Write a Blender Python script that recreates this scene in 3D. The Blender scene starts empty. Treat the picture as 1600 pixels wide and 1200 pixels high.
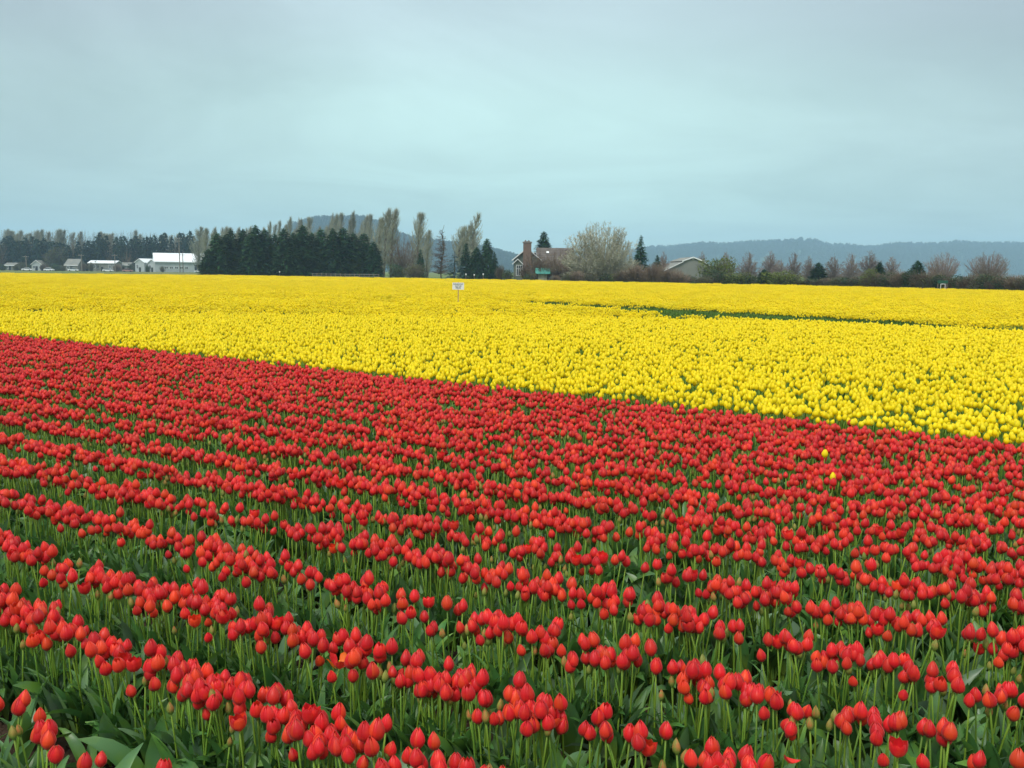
import bpy, bmesh, math, random
import numpy as np
from mathutils import Vector, Matrix

random.seed(7)
RNG = np.random.default_rng(7)
S = bpy.context.scene
COL = S.collection

# ------------------------------------------------------------------ camera
F_PX = 1386.0                  # focal length in photo pixels (1600 wide)
CAM_H = 1.87
PITCH = math.atan(175.0 / F_PX)
ROLL = math.atan(18.0 / 1600.0)
cr, sr = math.cos(ROLL), math.sin(ROLL)
cp, sp = math.cos(PITCH), math.sin(PITCH)
R0, U0, FW = Vector((1, 0, 0)), Vector((0, sp, cp)), Vector((0, cp, -sp))
CR = R0 * cr + U0 * sr
CU = U0 * cr - R0 * sr
cd = bpy.data.cameras.new("camera")
cam = bpy.data.objects.new("camera", cd)
COL.objects.link(cam)
cd.sensor_width = 36.0
cd.lens = 36.0 * F_PX / 1600.0
cd.clip_start = 0.05
cd.clip_end = 12000
m = Matrix.Identity(4)
for i in range(3):
    m[i][0], m[i][1], m[i][2] = CR[i], CU[i], -FW[i]
m[0][3], m[1][3], m[2][3] = 0, 0, CAM_H
cam.matrix_world = m
S.camera = cam

# ------------------------------------------------------------------ world: high thin overcast over a Nishita sky
SUN_EL, SUN_AZ = math.radians(52), math.radians(215)   # azimuth measured from +Y towards +X
w = bpy.data.worlds.new("World")
S.world = w
w.use_nodes = True
nt = w.node_tree
nt.nodes.clear()
N, L = nt.nodes.new, nt.links.new
out = N("ShaderNodeOutputWorld")
sky = N("ShaderNodeTexSky")
sky.sky_type = 'NISHITA'
sky.sun_disc = False
sky.sun_elevation = SUN_EL
sky.sun_rotation = SUN_AZ
bg1 = N("ShaderNodeBackground")
bg1.inputs[1].default_value = 0.1
L(sky.outputs[0], bg1.inputs[0])
tc = N("ShaderNodeTexCoord")
sep = N("ShaderNodeSeparateXYZ")
L(tc.outputs['Generated'], sep.inputs[0])
ramp = N("ShaderNodeValToRGB")
ramp.color_ramp.interpolation = 'EASE'
e = ramp.color_ramp.elements
e[0].position = 0.0
e[0].color = (0.430, 0.630, 0.570, 1)
e[1].position = 1.0
e[1].color = (1.45, 1.50, 1.48, 1)
for pos, c in ((0.05, (0.425, 0.625, 0.580)), (0.15, (0.460, 0.650, 0.615)), (0.29, (0.430, 0.545, 0.570)), (0.6, (0.92, 1.0, 1.01))):
    q = e.new(pos)
    q.color = (*c, 1)
L(sep.outputs[2], ramp.inputs[0])
# cloud streaks: direction projected on a high layer so that they flatten towards the horizon
add = N("ShaderNodeMath"); add.operation = 'ADD'; add.inputs[1].default_value = 0.10
L(sep.outputs[2], add.inputs[0])
dx = N("ShaderNodeMath"); dx.operation = 'DIVIDE'
dy = N("ShaderNodeMath"); dy.operation = 'DIVIDE'
L(sep.outputs[0], dx.inputs[0]); L(add.outputs[0], dx.inputs[1])
L(sep.outputs[1], dy.inputs[0]); L(add.outputs[0], dy.inputs[1])
comb = N("ShaderNodeCombineXYZ")
L(dx.outputs[0], comb.inputs[0]); L(dy.outputs[0], comb.inputs[1])
mp = N("ShaderNodeMapping")
mp.inputs['Scale'].default_value = (0.62, 0.60, 1)
mp.inputs['Rotation'].default_value = (0, 0, math.radians(-9))
mp.inputs['Location'].default_value = (1.7, 2.6, 0)
L(comb.outputs[0], mp.inputs[0])
nz = N("ShaderNodeTexNoise")
nz.inputs['Scale'].default_value = 1.0
nz.inputs['Detail'].default_value = 6
nz.inputs['Roughness'].default_value = 0.58
nz.inputs['Distortion'].default_value = 0.8
L(mp.outputs[0], nz.inputs[0])
mr = N("ShaderNodeMapRange")
mr.inputs[1].default_value = 0.32; mr.inputs[2].default_value = 0.68
mr.inputs[3].default_value = 0.87; mr.inputs[4].default_value = 1.11
L(nz.outputs[0], mr.inputs[0])
vm = N("ShaderNodeVectorMath"); vm.operation = 'SCALE'
L(ramp.outputs[0], vm.inputs[0]); L(mr.outputs[0], vm.inputs['Scale'])
ab = N("ShaderNodeMath"); ab.operation = 'ABSOLUTE'
L(sep.outputs[0], ab.inputs[0])
side = N("ShaderNodeMapRange"); side.interpolation_type = 'SMOOTHSTEP'
side.inputs[1].default_value = 0.08; side.inputs[2].default_value = 0.52
side.inputs[3].default_value = 0.0; side.inputs[4].default_value = 1.0
L(ab.outputs[0], side.inputs[0])
scol = N("ShaderNodeMix"); scol.data_type = 'RGBA'      # lens vignetting painted into the sky colour: greyer, darker to both sides
scol.inputs[6].default_value = (1, 1, 1, 1); scol.inputs[7].default_value = (0.735, 0.69, 0.715, 1)
L(side.outputs[0], scol.inputs[0])
vm2 = N("ShaderNodeVectorMath"); vm2.operation = 'MULTIPLY'
L(vm.outputs[0], vm2.inputs[0]); L(scol.outputs[2], vm2.inputs[1])
bg2 = N("ShaderNodeBackground")
bg2.inputs[1].default_value = 1.0
L(vm2.outputs[0], bg2.inputs[0])
mx = N("ShaderNodeMixShader")
mx.inputs[0].default_value = 0.92
L(bg1.outputs[0], mx.inputs[1]); L(bg2.outputs[0], mx.inputs[2])
L(mx.outputs[0], out.inputs[0])

sd = bpy.data.lights.new("sun", 'SUN')
sd.energy = 1.5
sd.angle = math.radians(14)
sd.color = (1.0, 0.965, 0.91)
sun = bpy.data.objects.new("sun", sd)
COL.objects.link(sun)
sdir = Vector((math.sin(SUN_AZ) * math.cos(SUN_EL), math.cos(SUN_AZ) * math.cos(SUN_EL), math.sin(SUN_EL)))
sun.rotation_euler = sdir.to_track_quat('Z', 'Y').to_euler()
sun.location = (0, -20, 60)

S.view_settings.view_transform = 'Standard'
S.view_settings.look = 'None'
S.view_settings.exposure = 0.55
S.view_settings.gamma = 1.0
S.view_settings.use_curve_mapping = False
S.render.engine = 'CYCLES'
cy = S.cycles
cy.max_bounces = 6
cy.diffuse_bounces = 4
cy.glossy_bounces = 2
cy.transmission_bounces = 3
cy.transparent_max_bounces = 8
cy.volume_bounces = 1
cy.sample_clamp_indirect = 6
cy.filter_width = 1.5
try:
    cy.use_denoising = True
    cy.denoiser = 'OPENIMAGEDENOISE'
    cy.denoising_input_passes = 'RGB_ALBEDO_NORMAL'
except Exception:
    cy.use_denoising = False

# ------------------------------------------------------------------ projection helpers
def at(px, py, Y):
    """point on the vertical plane y = Y seen at photo pixel px, py"""
    u, v = px - 800.0, 600.0 - py
    d = CR * u + CU * v + FW * F_PX
    t = Y / d.y
    return Vector((d.x * t, Y, CAM_H + d.z * t))

def project(P):
    """photo pixels of world points P (n,3)"""
    Q = np.asarray(P, float) - np.array([0, 0, CAM_H])
    x, y, z = Q @ np.array(CR), Q @ np.array(CU), Q @ np.array(FW)
    z = np.maximum(z, 1e-3)
    return 800 + F_PX * x / z, 600 - F_PX * y / z, z

# ------------------------------------------------------------------ object helpers
def tag(o, label=None, cat=None, group=None, kind=None):
    if label: o['label'] = label
    if cat: o['category'] = cat
    if group: o['group'] = group
    if kind: o['kind'] = kind
    return o

def empty(name, loc=(0, 0, 0), rz=0.0, scale=(1, 1, 1)):
    o = bpy.data.objects.new(name, None)
    o.empty_display_size = 0.05
    o.location = loc
    o.rotation_euler = (0, 0, rz)
    o.scale = scale
    COL.objects.link(o)
    return o

def link(name, me, parent=None, loc=None):
    o = bpy.data.objects.new(name, me)
    COL.objects.link(o)
    if parent is not None: o.parent = parent
    if loc is not None: o.location = loc
    return o

def to_mesh(name, V, Fc, mats, midx=None, smooth=False, attr=None):
    me = bpy.data.meshes.new(name)
    me.from_pydata([tuple(v) for v in V], [], [tuple(f) for f in Fc])
    for mt in (mats if isinstance(mats, (list, tuple)) else [mats]):
        me.materials.append(mt)
    if midx is not None:
        me.polygons.foreach_set('material_index', list(midx))
    if smooth:
        me.polygons.foreach_set('use_smooth', [True] * len(Fc))
    if attr is not None:
        a = me.attributes.new('grad', 'FLOAT', 'POINT')
        a.data.foreach_set('value', list(attr))
    me.update()
    return me

class MB:
    def __init__(s): s.V, s.F, s.M = [], [], []
    def face(s, pts, mi=0):
        b = len(s.V); s.V += [tuple(p) for p in pts]; s.F.append(tuple(range(b, b + len(pts)))); s.M.append(mi)
    def box(s, x0, x1, y0, y1, z0, z1, mi=0):
        b = len(s.V)
        s.V += [(x, y, z) for z in (z0, z1) for y in (y0, y1) for x in (x0, x1)]
        for f in ((0, 2, 3, 1), (4, 5, 7, 6), (0, 1, 5, 4), (2, 6, 7, 3), (0, 4, 6, 2), (1, 3, 7, 5)):
            s.F.append(tuple(b + i for i in f)); s.M.append(mi)
    def prism(s, poly, y0, y1, mi=0):
        """polygon in x,z extruded along y"""
        b = len(s.V); n = len(poly)
        s.V += [(p[0], y0, p[1]) for p in poly] + [(p[0], y1, p[1]) for p in poly]
        s.F.append(tuple(b + i for i in range(n))); s.M.append(mi)
        s.F.append(tuple(b + n + i for i in reversed(range(n)))); s.M.append(mi)
        for i in range(n):
            j = (i + 1) % n
            s.F.append((b + i, b + n + i, b + n + j, b + j)); s.M.append(mi)
    def prism_x(s, poly, x0, x1, mi=0):
        b = len(s.V); n = len(poly)
        s.V += [(x0, p[0], p[1]) for p in poly] + [(x1, p[0], p[1]) for p in poly]
        s.F.append(tuple(b + i for i in reversed(range(n)))); s.M.append(mi)
        s.F.append(tuple(b + n + i for i in range(n))); s.M.append(mi)
        for i in range(n):
            j = (i + 1) % n
            s.F.append((b + i, b + j, b + n + j, b + n + i)); s.M.append(mi)
    def tube(s, pts, rads, n=5, mi=0):
        pts = [Vector(p) for p in pts]
        base = len(s.V)
        for i, p in enumerate(pts):
            a = pts[min(i + 1, len(pts) - 1)] - pts[max(i - 1, 0)]
            if a.length < 1e-6: a = Vector((0, 0, 1))
            a.normalize()
            u = a.cross(Vector((0.31, 0.95, 0.05)))
            if u.length < 1e-3: u = a.cross(Vector((1, 0, 0)))
            u.normalize(); v = a.cross(u)
            for k in range(n):
                t = 2 * math.pi * k / n
                q = p + (u * math.cos(t) + v * math.sin(t)) * rads[i]
                s.V.append((q.x, q.y, q.z))
        for i in range(len(pts) - 1):
            for k in range(n):
                k2 = (k + 1) % n
                s.F.append((base + i * n + k, base + i * n + k2, base + (i + 1) * n + k2, base + (i + 1) * n + k)); s.M.append(mi)
        s.F.append(tuple(base + (len(pts) - 1) * n + k for k in range(n))); s.M.append(mi)
    def mesh(s, name, mats, smooth=False):
        return to_mesh(name, s.V, s.F, mats, s.M, smooth)
    def build(s, name, mats, parent=None, smooth=False, loc=None):
        return link(name, s.mesh(name, mats, smooth), parent, loc)

# ------------------------------------------------------------------ materials
def mat(name, col, rough=0.7, noise=None, spec=0.3, trans=0.0, obj_var=0.0, hue_var=None, grad=None, bump=None, sheen=0.0, tcoord='Object'):
    """noise=(scale, col2, low, high); hue_var=(col2, amount) by random per object; grad=(col at 0, extent)"""
    mt = bpy.data.materials.new(name)
    mt.use_nodes = True
    t = mt.node_tree
    b = t.nodes['Principled BSDF']
    o = t.nodes['Material Output']
    b.inputs['Roughness'].default_value = rough
    b.inputs['Specular IOR Level'].default_value = spec
    if sheen:
        b.inputs['Sheen Weight'].default_value = sheen
        b.inputs['Sheen Roughness'].default_value = 0.5
    n_, l_ = t.nodes.new, t.links.new
    rgb = n_("ShaderNodeRGB"); rgb.outputs[0].default_value = (*col, 1)
    cur = rgb.outputs[0]
    def mixc(fac, a, c):
        q = n_("ShaderNodeMix"); q.data_type = 'RGBA'
        if isinstance(fac, float): q.inputs[0].default_value = fac
        else: l_(fac, q.inputs[0])
        l_(a, q.inputs[6])
        if isinstance(c, tuple): q.inputs[7].default_value = (*c, 1)
        else: l_(c, q.inputs[7])
        return q.outputs[2]
    oi = None
    if hue_var or obj_var: oi = n_("ShaderNodeObjectInfo")
    if hue_var:
        r2 = n_("ShaderNodeMapRange")
        r2.inputs[1].default_value = hue_var[1]; r2.inputs[2].default_value = 1.0
        l_(oi.outputs['Random'], r2.inputs[0])
        cur = mixc(r2.outputs[0], cur, hue_var[0])
    tcn = n_("ShaderNodeTexCoord")
    if noise:
        nn = n_("ShaderNodeTexNoise")
        nn.inputs['Scale'].default_value = noise[0]
        nn.inputs['Detail'].default_value = 4
        l_(tcn.outputs[tcoord], nn.inputs[0])
        r = n_("ShaderNodeMapRange")
        r.inputs[1].default_value = noise[2]; r.inputs[2].default_value = noise[3]
        l_(nn.outputs[0], r.inputs[0])
        cur = mixc(r.outputs[0], cur, noise[1])
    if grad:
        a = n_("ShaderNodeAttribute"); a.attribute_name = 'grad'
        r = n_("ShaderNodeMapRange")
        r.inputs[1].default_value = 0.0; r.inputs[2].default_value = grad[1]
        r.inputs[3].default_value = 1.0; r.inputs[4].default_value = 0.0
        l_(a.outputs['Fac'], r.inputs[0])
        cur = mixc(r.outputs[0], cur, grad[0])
    if obj_var:
        hs = n_("ShaderNodeHueSaturation")
        ml = n_("ShaderNodeMath"); ml.operation = 'MULTIPLY'; ml.inputs[1].default_value = 7.31
        fr = n_("ShaderNodeMath"); fr.operation = 'FRACT'
        l_(oi.outputs['Random'], ml.inputs[0]); l_(ml.outputs[0], fr.inputs[0])
        r = n_("ShaderNodeMapRange")
        r.inputs[3].default_value = 1 - obj_var; r.inputs[4].default_value = 1 + obj_var
        l_(fr.outputs[0], r.inputs[0]); l_(r.outputs[0], hs.inputs['Value'])
        l_(cur, hs.inputs['Color'])
        cur = hs.outputs[0]
    l_(cur, b.inputs['Base Color'])
    if bump:
        nb = n_("ShaderNodeTexNoise"); nb.inputs['Scale'].default_value = bump[0]; nb.inputs['Detail'].default_value = 5
        l_(tcn.outputs[tcoord], nb.inputs[0])
        bp = n_("ShaderNodeBump"); bp.inputs['Strength'].default_value = bump[1]; bp.inputs['Distance'].default_value = bump[2]
        l_(nb.outputs[0], bp.inputs['Height']); l_(bp.outputs[0], b.inputs['Normal'])
    if trans:
        tr = n_("ShaderNodeBsdfTranslucent")
        l_(cur, tr.inputs[0])
        ms = n_("ShaderNodeMixShader"); ms.inputs[0].default_value = trans
        l_(b.outputs[0], ms.inputs[1]); l_(tr.outputs[0], ms.inputs[2]); l_(ms.outputs[0], o.inputs[0])
    return mt

M = {}
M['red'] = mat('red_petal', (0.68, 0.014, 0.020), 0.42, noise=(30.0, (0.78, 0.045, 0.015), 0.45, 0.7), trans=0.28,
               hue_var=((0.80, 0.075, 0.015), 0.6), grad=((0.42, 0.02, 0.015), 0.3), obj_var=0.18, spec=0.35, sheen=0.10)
M['bud'] = mat('bud_petal', (0.50, 0.19, 0.06), 0.5, noise=(60.0, (0.26, 0.30, 0.06), 0.4, 0.62), trans=0.2,
               hue_var=((0.22, 0.30, 0.06), 0.3), grad=((0.16, 0.30, 0.05), 0.5), obj_var=0.12)
M['yellow'] = mat('yellow_petal', (0.98, 0.83, 0.006), 0.5, noise=(40.0, (0.97, 0.75, 0.005), 0.4, 0.7), trans=0.35,
                  hue_var=((0.98, 0.88, 0.02), 0.5), grad=((0.86, 0.66, 0.03), 0.15), obj_var=0.07)
M['orange'] = mat('orange_petal', (0.80, 0.16, 0.015), 0.5, trans=0.25, obj_var=0.15)
M['stem'] = mat('tulip_stem', (0.20, 0.33, 0.035), 0.5, obj_var=0.2, trans=0.15, hue_var=((0.13, 0.27, 0.035), 0.3))
M['leaf'] = mat('tulip_leaf', (0.065, 0.185, 0.048), 0.36, noise=(9.0, (0.12, 0.245, 0.035), 0.4, 0.65), trans=0.28,
                obj_var=0.3, spec=0.4, hue_var=((0.15, 0.25, 0.15), 0.5), grad=((0.15, 0.24, 0.03), 0.4))  # hue_var paints glossy leaf highlights as a paler tint on random leaves
M['leafstrip'] = mat('strip_leaf', (0.09, 0.21, 0.025), 0.5, obj_var=.2, trans=.2, noise=(4, (.09, .17, .02), .4, .6), hue_var=((.12, .15, .03), .6))
M['soil'] = mat('soil', (0.062, 0.042, 0.028), 0.95, noise=(2.2, (0.035, 0.025, 0.018), 0.35, 0.65), bump=(30.0, 0.9, 0.03), spec=0.1)
M['grass_far'] = mat('far_grass', (0.085, 0.14, 0.035), 0.9, noise=(0.02, (0.16, 0.16, 0.06), 0.45, 0.6), spec=0.1)
M['con_dark'] = mat('dark_conifer_needles', (0.011, 0.050, 0.024), 0.7, noise=(0.6, (0.026, 0.090, 0.028), 0.42, 0.62), obj_var=0.22, trans=0.1, spec=0.2,
                    hue_var=((0.028, 0.062, 0.022), 0.3))
M['con_far'] = mat('far_conifer_needles', (0.018, 0.045, 0.035), 0.8, noise=(0.4, (0.03, 0.06, 0.04), 0.4, 0.65), obj_var=0.25, trans=0.1, spec=0.1)
M['con_blue'] = mat('blue_spruce_needles', (0.06, 0.12, 0.13), 0.7, noise=(0.8, (0.10, 0.17, 0.18), 0.42, 0.62), trans=0.1, spec=0.2)
M['pop_twig'] = mat('poplar_twigs', (0.265, 0.27, 0.20), 0.85, noise=(0.5, (0.33, 0.34, 0.24), 0.4, 0.65), obj_var=0.12, spec=0.1)
M['pale_twig'] = mat('pale_catkin_twigs', (0.44, 0.43, 0.33), 0.85, noise=(0.35, (0.30, 0.29, 0.21), 0.42, 0.66), spec=0.1)
M['brown_twig'] = mat('brown_twigs', (0.15, 0.11, 0.085), 0.85, noise=(0.5, (0.19, 0.15, 0.10), 0.4, 0.65), obj_var=0.15, spec=0.1)
M['pink_twig'] = mat('reddish_twigs', (0.235, 0.18, 0.165), 0.85, noise=(0.5, (0.27, 0.23, 0.19), 0.4, 0.65), obj_var=0.12, spec=0.1)
M['bark'] = mat('bark', (0.11, 0.09, 0.07), 0.9, noise=(3.0, (0.17, 0.15, 0.12), 0.4, 0.65), spec=0.1)
M['leafgreen'] = mat('spring_leaves', (0.11, 0.15, 0.025), 0.6, noise=(0.9, (0.17, 0.19, 0.035), 0.4, 0.65), trans=0.2, obj_var=0.15)
M['leafdark'] = mat('dark_hedge_leaves', (0.03, 0.062, 0.022), 0.6, noise=(0.9, (0.055, 0.085, 0.028), 0.4, 0.65), trans=0.15, obj_var=0.25)
M['leafolive'] = mat('olive_leaves', (0.11, 0.12, 0.045), 0.7, noise=(0.9, (0.075, 0.10, 0.03), 0.4, 0.65), trans=0.2, obj_var=0.2)
M['drygrass'] = mat('dry_grass_blades', (0.17, 0.15, 0.075), 0.9, obj_var=0.25, hue_var=((0.08, 0.12, 0.03), 0.35), spec=0.1)
M['grassblade'] = mat('green_grass_blades', (0.06, 0.14, 0.028), 0.7, obj_var=0.25, trans=0.2, spec=0.2)
M['white'] = mat('white_paint', (0.78, 0.80, 0.79), 0.5)
M['whiteroof'] = mat('white_metal_roof', (0.74, 0.79, 0.80), 0.4, noise=(0.4, (0.66, 0.71, 0.72), 0.4, 0.7))
M['whitewall'] = mat('weathered_white_siding', (0.42, 0.46, 0.46), 0.7, noise=(0.5, (0.34, 0.38, 0.38), 0.4, 0.7))
M['greywall'] = mat('grey_beige_siding', (0.22, 0.225, 0.20), 0.8, noise=(0.4, (0.17, 0.175, 0.155), 0.4, 0.7))
M['greyroof'] = mat('grey_roofing', (0.17, 0.18, 0.16), 0.8, noise=(0.4, (0.24, 0.24, 0.21), 0.4, 0.7))
M['housewall'] = mat('grey_green_siding', (0.12, 0.145, 0.115), 0.8, noise=(0.6, (0.16, 0.18, 0.15), 0.4, 0.7))
M['shingle'] = mat('brown_shingles', (0.11, 0.093, 0.08), 0.85, noise=(1.2, (0.145, 0.125, 0.11), 0.4, 0.7))
M['brick'] = mat('red_brick', (0.19, 0.125, 0.095), 0.85, noise=(2.0, (0.15, 0.095, 0.075), 0.4, 0.7))
M['concrete'] = mat('chimney_cap_concrete', (0.2, 0.17, 0.15), 0.9)
M['glass'] = mat('window_glass', (0.03, 0.04, 0.045), 0.15, spec=0.6)
M['teal'] = mat('teal_metal_roof', (0.05, 0.25, 0.20), 0.5, noise=(1.0, (0.06, 0.21, 0.17), 0.4, 0.7))
M['beige'] = mat('beige_boards', (0.36, 0.34, 0.25), 0.8, noise=(1.5, (0.28, 0.27, 0.2), 0.4, 0.7))
M['dark'] = mat('dark_opening', (0.02, 0.022, 0.025), 0.8)
M['postwood'] = mat('grey_wood', (0.20, 0.17, 0.14), 0.85)
M['stakewood'] = mat('raw_pine_stake', (0.50, 0.32, 0.13), 0.8)
M['ink'] = mat('sign_ink', (0.03, 0.05, 0.09), 0.6)
M['carwhite'] = mat('white_car_paint', (0.75, 0.77, 0.78), 0.25, spec=0.5)
M['carred'] = mat('dull_red_car_paint', (0.42, 0.22, 0.2), 0.3, spec=0.5)
M['tyre'] = mat('tyre_rubber', (0.02, 0.02, 0.02), 0.8)
M['greenpanel'] = mat('dark_green_panel', (0.02, 0.09, 0.06), 0.6)
M['hill'] = mat('wooded_hill_ground', (0.025, 0.045, 0.03), 0.9, noise=(0.01, (0.035, 0.06, 0.035), 0.4, 0.6), spec=0.1)
M['curtain'] = mat('white_flag_cloth', (0.7, 0.72, 0.7), 0.7)

# ------------------------------------------------------------------ ground
def ground():
    bm = bmesh.new()
    bmesh.ops.create_circle(bm, cap_ends=True, radius=4600, segments=64)
    me = bpy.data.meshes.new('ground'); bm.to_mesh(me); bm.free()
    me.materials.append(M['grass_far'])
    o = link('ground', me); o.location = (0, 0, -0.03); tag(o, kind='structure')
ground()

# field outline: far edge of the bulb field (flower tops measured in the photograph)
EDGE = [(-190, 172), (-106, 184), (-62, 190), (-30, 176), (0, 154), (35, 123.5), (56, 97.0), (80, 62)]
def edge_y(x):
    xs = [p[0] for p in EDGE]; ys = [p[1] for p in EDGE]
    return np.interp(x, xs, ys)

def field_soil():
    # soil sheet with low ridges near the camera
    V, Fc = [], []
    poly = [(-190, -6)] + [(x, y + 1.5) for x, y in EDGE] + [(80, -6)]
    me = to_mesh('field_soil', [(x, y, 0.0) for x, y in reversed(poly)], [tuple(range(len(poly)))], M['soil'])
    o = link('field_soil', me); tag(o, kind='structure')
    if me.polygons[0].normal.z < 0:
        me.flip_normals()
field_soil()

# clods of earth in the gaps nearest the camera
def clods():
    V, Fc = [], []
    for i in range(2600):
        px, py = random.uniform(-150, 1750), random.uniform(900, 1400)
        u, v = px - 800.0, 600.0 - py
        d = CR * u + CU * v + FW * F_PX
        t = -CAM_H / d.z
        x, y = d.x * t, d.y * t
        r = random.uniform(0.006, 0.026)
        b = len(V)
        for k in range(6):
            a = k * 1.047 + random.uniform(-.3, .3)
            V.append((x + r * math.cos(a) * random.uniform(.7, 1.2), y + r * math.sin(a) * random.uniform(.7, 1.2), -0.004))
        V.append((x + random.uniform(-.3, .3) * r, y + random.uniform(-.3, .3) * r, r * random.uniform(.6, 1.1)))
        for k in range(6): Fc.append((b + k, b + (k + 1) % 6, b + 6))
    o = link('soil_clods', to_mesh('soil_clods', V, Fc, M['soil']))
    tag(o, 'dark crumbly clods of bare earth between the tulip rows', 'soil', kind='stuff')
clods()

# ------------------------------------------------------------------ tulip pieces
def petal_data(R, H, th0, spread, open_=0.0, nu=3, nv=5, shape=0, tipout=0.0, off=1.0):
    """one petal of an egg-shaped bloom standing on z=0; returns verts, quads, grad"""
    V, Fc, G = [], [], []
    for j in range(nv + 1):
        v = j / nv
        # radius of the cup
        if v < .3: r = R * math.sin(1.5708 * min(1, (v + .10) / .40)) ** .8
        elif shape == 0: r = R * math.cos(1.5708 * ((v - .3) / .7) * .925) ** .86
        elif shape == 1: r = R * math.cos(1.5708 * ((v - .3) / .7) * .96) ** .92
        else:            r = R * math.cos(1.5708 * ((v - .3) / .7) * .82) ** .68
        r = max(r * off, R * 0.10) + open_ * R * v ** 2
        hw = spread * (math.sin(math.pi * (0.10 + 0.80 * v ** 0.85)) ** 0.55 if v < 0.999 else 0.10)
        z = H * (0.02 + 0.98 * (v ** 0.92))
        for i in range(nu + 1):
            u = -1 + 2 * i / nu
            a = th0 + u * hw
            rr = r * (1 + 0.13 * (1 - abs(u) ** 1.5)) + tipout * R * max(0, v - .75)
            zz = z - abs(u) ** 2 * H * 0.05 * v
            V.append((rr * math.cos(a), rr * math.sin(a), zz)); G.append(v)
    for j in range(nv):
        for i in range(nu):
            a = j * (nu + 1) + i
            Fc.append((a, a + 1, a + nu + 2, a + nu + 1))
    return V, Fc, G

def join_data(parts):
    V, Fc, G = [], [], []
    for v, f, g in parts:
        b = len(V); V += v; G += g
        Fc += [tuple(b + i for i in q) for q in f]
    return V, Fc, G

def leaf_data(Ln, W, bend, twist, az, n=7, lift=0.9, fold=0.35, start=0.0, r0=0.008):
    """broad tulip leaf arching from the stem base towards azimuth az"""
    V, Fc, G = [], [], []
    ang = lift
    p = Vector((r0, 0, start)); 
    for j in range(n + 1):
        s = j / n
        w = W * (math.sin(math.pi * (0.06 + 0.94 * s ** 0.82)) ** 0.8 if s < 0.999 else 0.02)
        w = max(w, W * 0.04)
        ca, sa = math.cos(ang), math.sin(ang)
        d = Vector((ca, 0, sa)); nrm = Vector((-sa, 0, ca))
        tw = twist * s
        side = Vector((0, math.cos(tw), 0)) + nrm * math.sin(tw)
        for u in (-1, 0, 1):
            q = p + side * (u * w) + nrm * (abs(u) * w * fold)
            V.append((q.x * math.cos(az) - q.y * math.sin(az), q.x * math.sin(az) + q.y * math.cos(az), q.z)); G.append(s)
        p = p + d * (Ln / n)
        ang -= bend / n * (0.4 + 1.3 * s)
    for j in range(n):
        for i in range(2):
            a = j * 3 + i
            Fc.append((a, a + 1, a + 4, a + 3))
    return V, Fc, G

def stem_data(h, lean, az, r=0.0036, n=5, k=4):
    mb = MB(); pts, rd = [], []
    for j in range(k + 1):
        s = j / k
        off = lean * s * s
        pts.append((off * math.cos(az), off * math.sin(az), h * s)); rd.append(r * (1.15 - 0.3 * s))
    mb.tube(pts, rd, n)
    return (mb.V, mb.F, [0.8] * len(mb.V)), Vector(pts[-1])

# variant: R, H, open, shape, tipout, stem height, lean, kind
VARS = [
    (0.0215, 0.061, 0.00, 0, 0.00, 0.390, 0.020, 'red'),
    (0.0225, 0.064, 0.03, 0, 0.10, 0.395, 0.045, 'red'),
    (0.0195, 0.063, 0.00, 1, 0.00, 0.405, 0.028, 'red'),
    (0.0230, 0.058, 0.06, 2, 0.00, 0.385, 0.035, 'red'),
    (0.0185, 0.055, 0.00, 1, 0.00, 0.368, 0.060, 'red'),
    (0.0225, 0.067, 0.02, 0, 0.00, 0.405, 0.012, 'red'),
    (0.0125, 0.052, 0.00, 1, 0.00, 0.370, 0.035, 'bud'),
    (0.0105, 0.044, 0.00, 1, 0.00, 0.330, 0.020, 'bud'),
    (0.0240, 0.056, 0.55, 2, 0.30, 0.385, 0.040, 'red'),
]
VDESC = ['closed egg-shaped', 'slightly parted', 'slim pointed', 'half-open rounded', 'small leaning', 'tall full-bodied', 'orange and green', 'small greenish', 'wide open']

def make_variant(i, detail=True):
    R, H, op, sh, to, sh_h, lean, kind = VARS[i]
    R *= .92; H *= .95
    if not detail: H *= 1.12; R *= 1.06
    rr = random.Random(100 + i)
    azs = rr.uniform(0, 6.28)
    nu, nv = (3, 6) if detail else (2, 4)
    sd_, top = stem_data(sh_h, lean, azs, 0.0036, 5 if detail else 3, 4 if detail else 2)
    tilt = Matrix.Rotation(lean * 4.0, 4, Vector((-math.sin(azs), math.cos(azs), 0)))
    inner, outer = [], []
    a0 = rr.uniform(0, 6.28)
    for k in range(3):
        inner.append(petal_data(R, H * 0.97, a0 + k * 2.094 + 1.047, 0.78, op, nu, nv, sh, 0, 0.93))
        outer.append(petal_data(R, H * rr.uniform(.97, 1.03), a0 + k * 2.094, 0.80, op * 1.2, nu, nv, sh, to, 1.07))
    def tl(dt):
        return [tuple(tilt @ Vector(v)) for v in dt[0]], dt[1], dt[2]
    inner = [tl(p) for p in inner]; outer = [tl(p) for p in outer]
    leaves = []
    la = rr.uniform(0, 6.28)
    for k in range(3):
        Ln = rr.uniform(0.20, 0.30) * (1 - 0.12 * k)
        leaves.append(leaf_data(Ln, rr.uniform(0.020, 0.032) * (1 - .15 * k), rr.uniform(0.2, 1.3), rr.uniform(-.8, .8), la + k * 2.3 + rr.uniform(-.4, .4),
                                7 if detail else 4, rr.uniform(1.15, 1.42), rr.uniform(.2, .5), 0.01 + 0.05 * k))
    return dict(inner=inner, outer=outer, stem=sd_, top=top, leaves=leaves, kind=kind)

def shift(dt, off):
    return [(v[0] + off[0], v[1] + off[1], v[2] + off[2]) for v in dt[0]], dt[1], dt[2]

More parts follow.
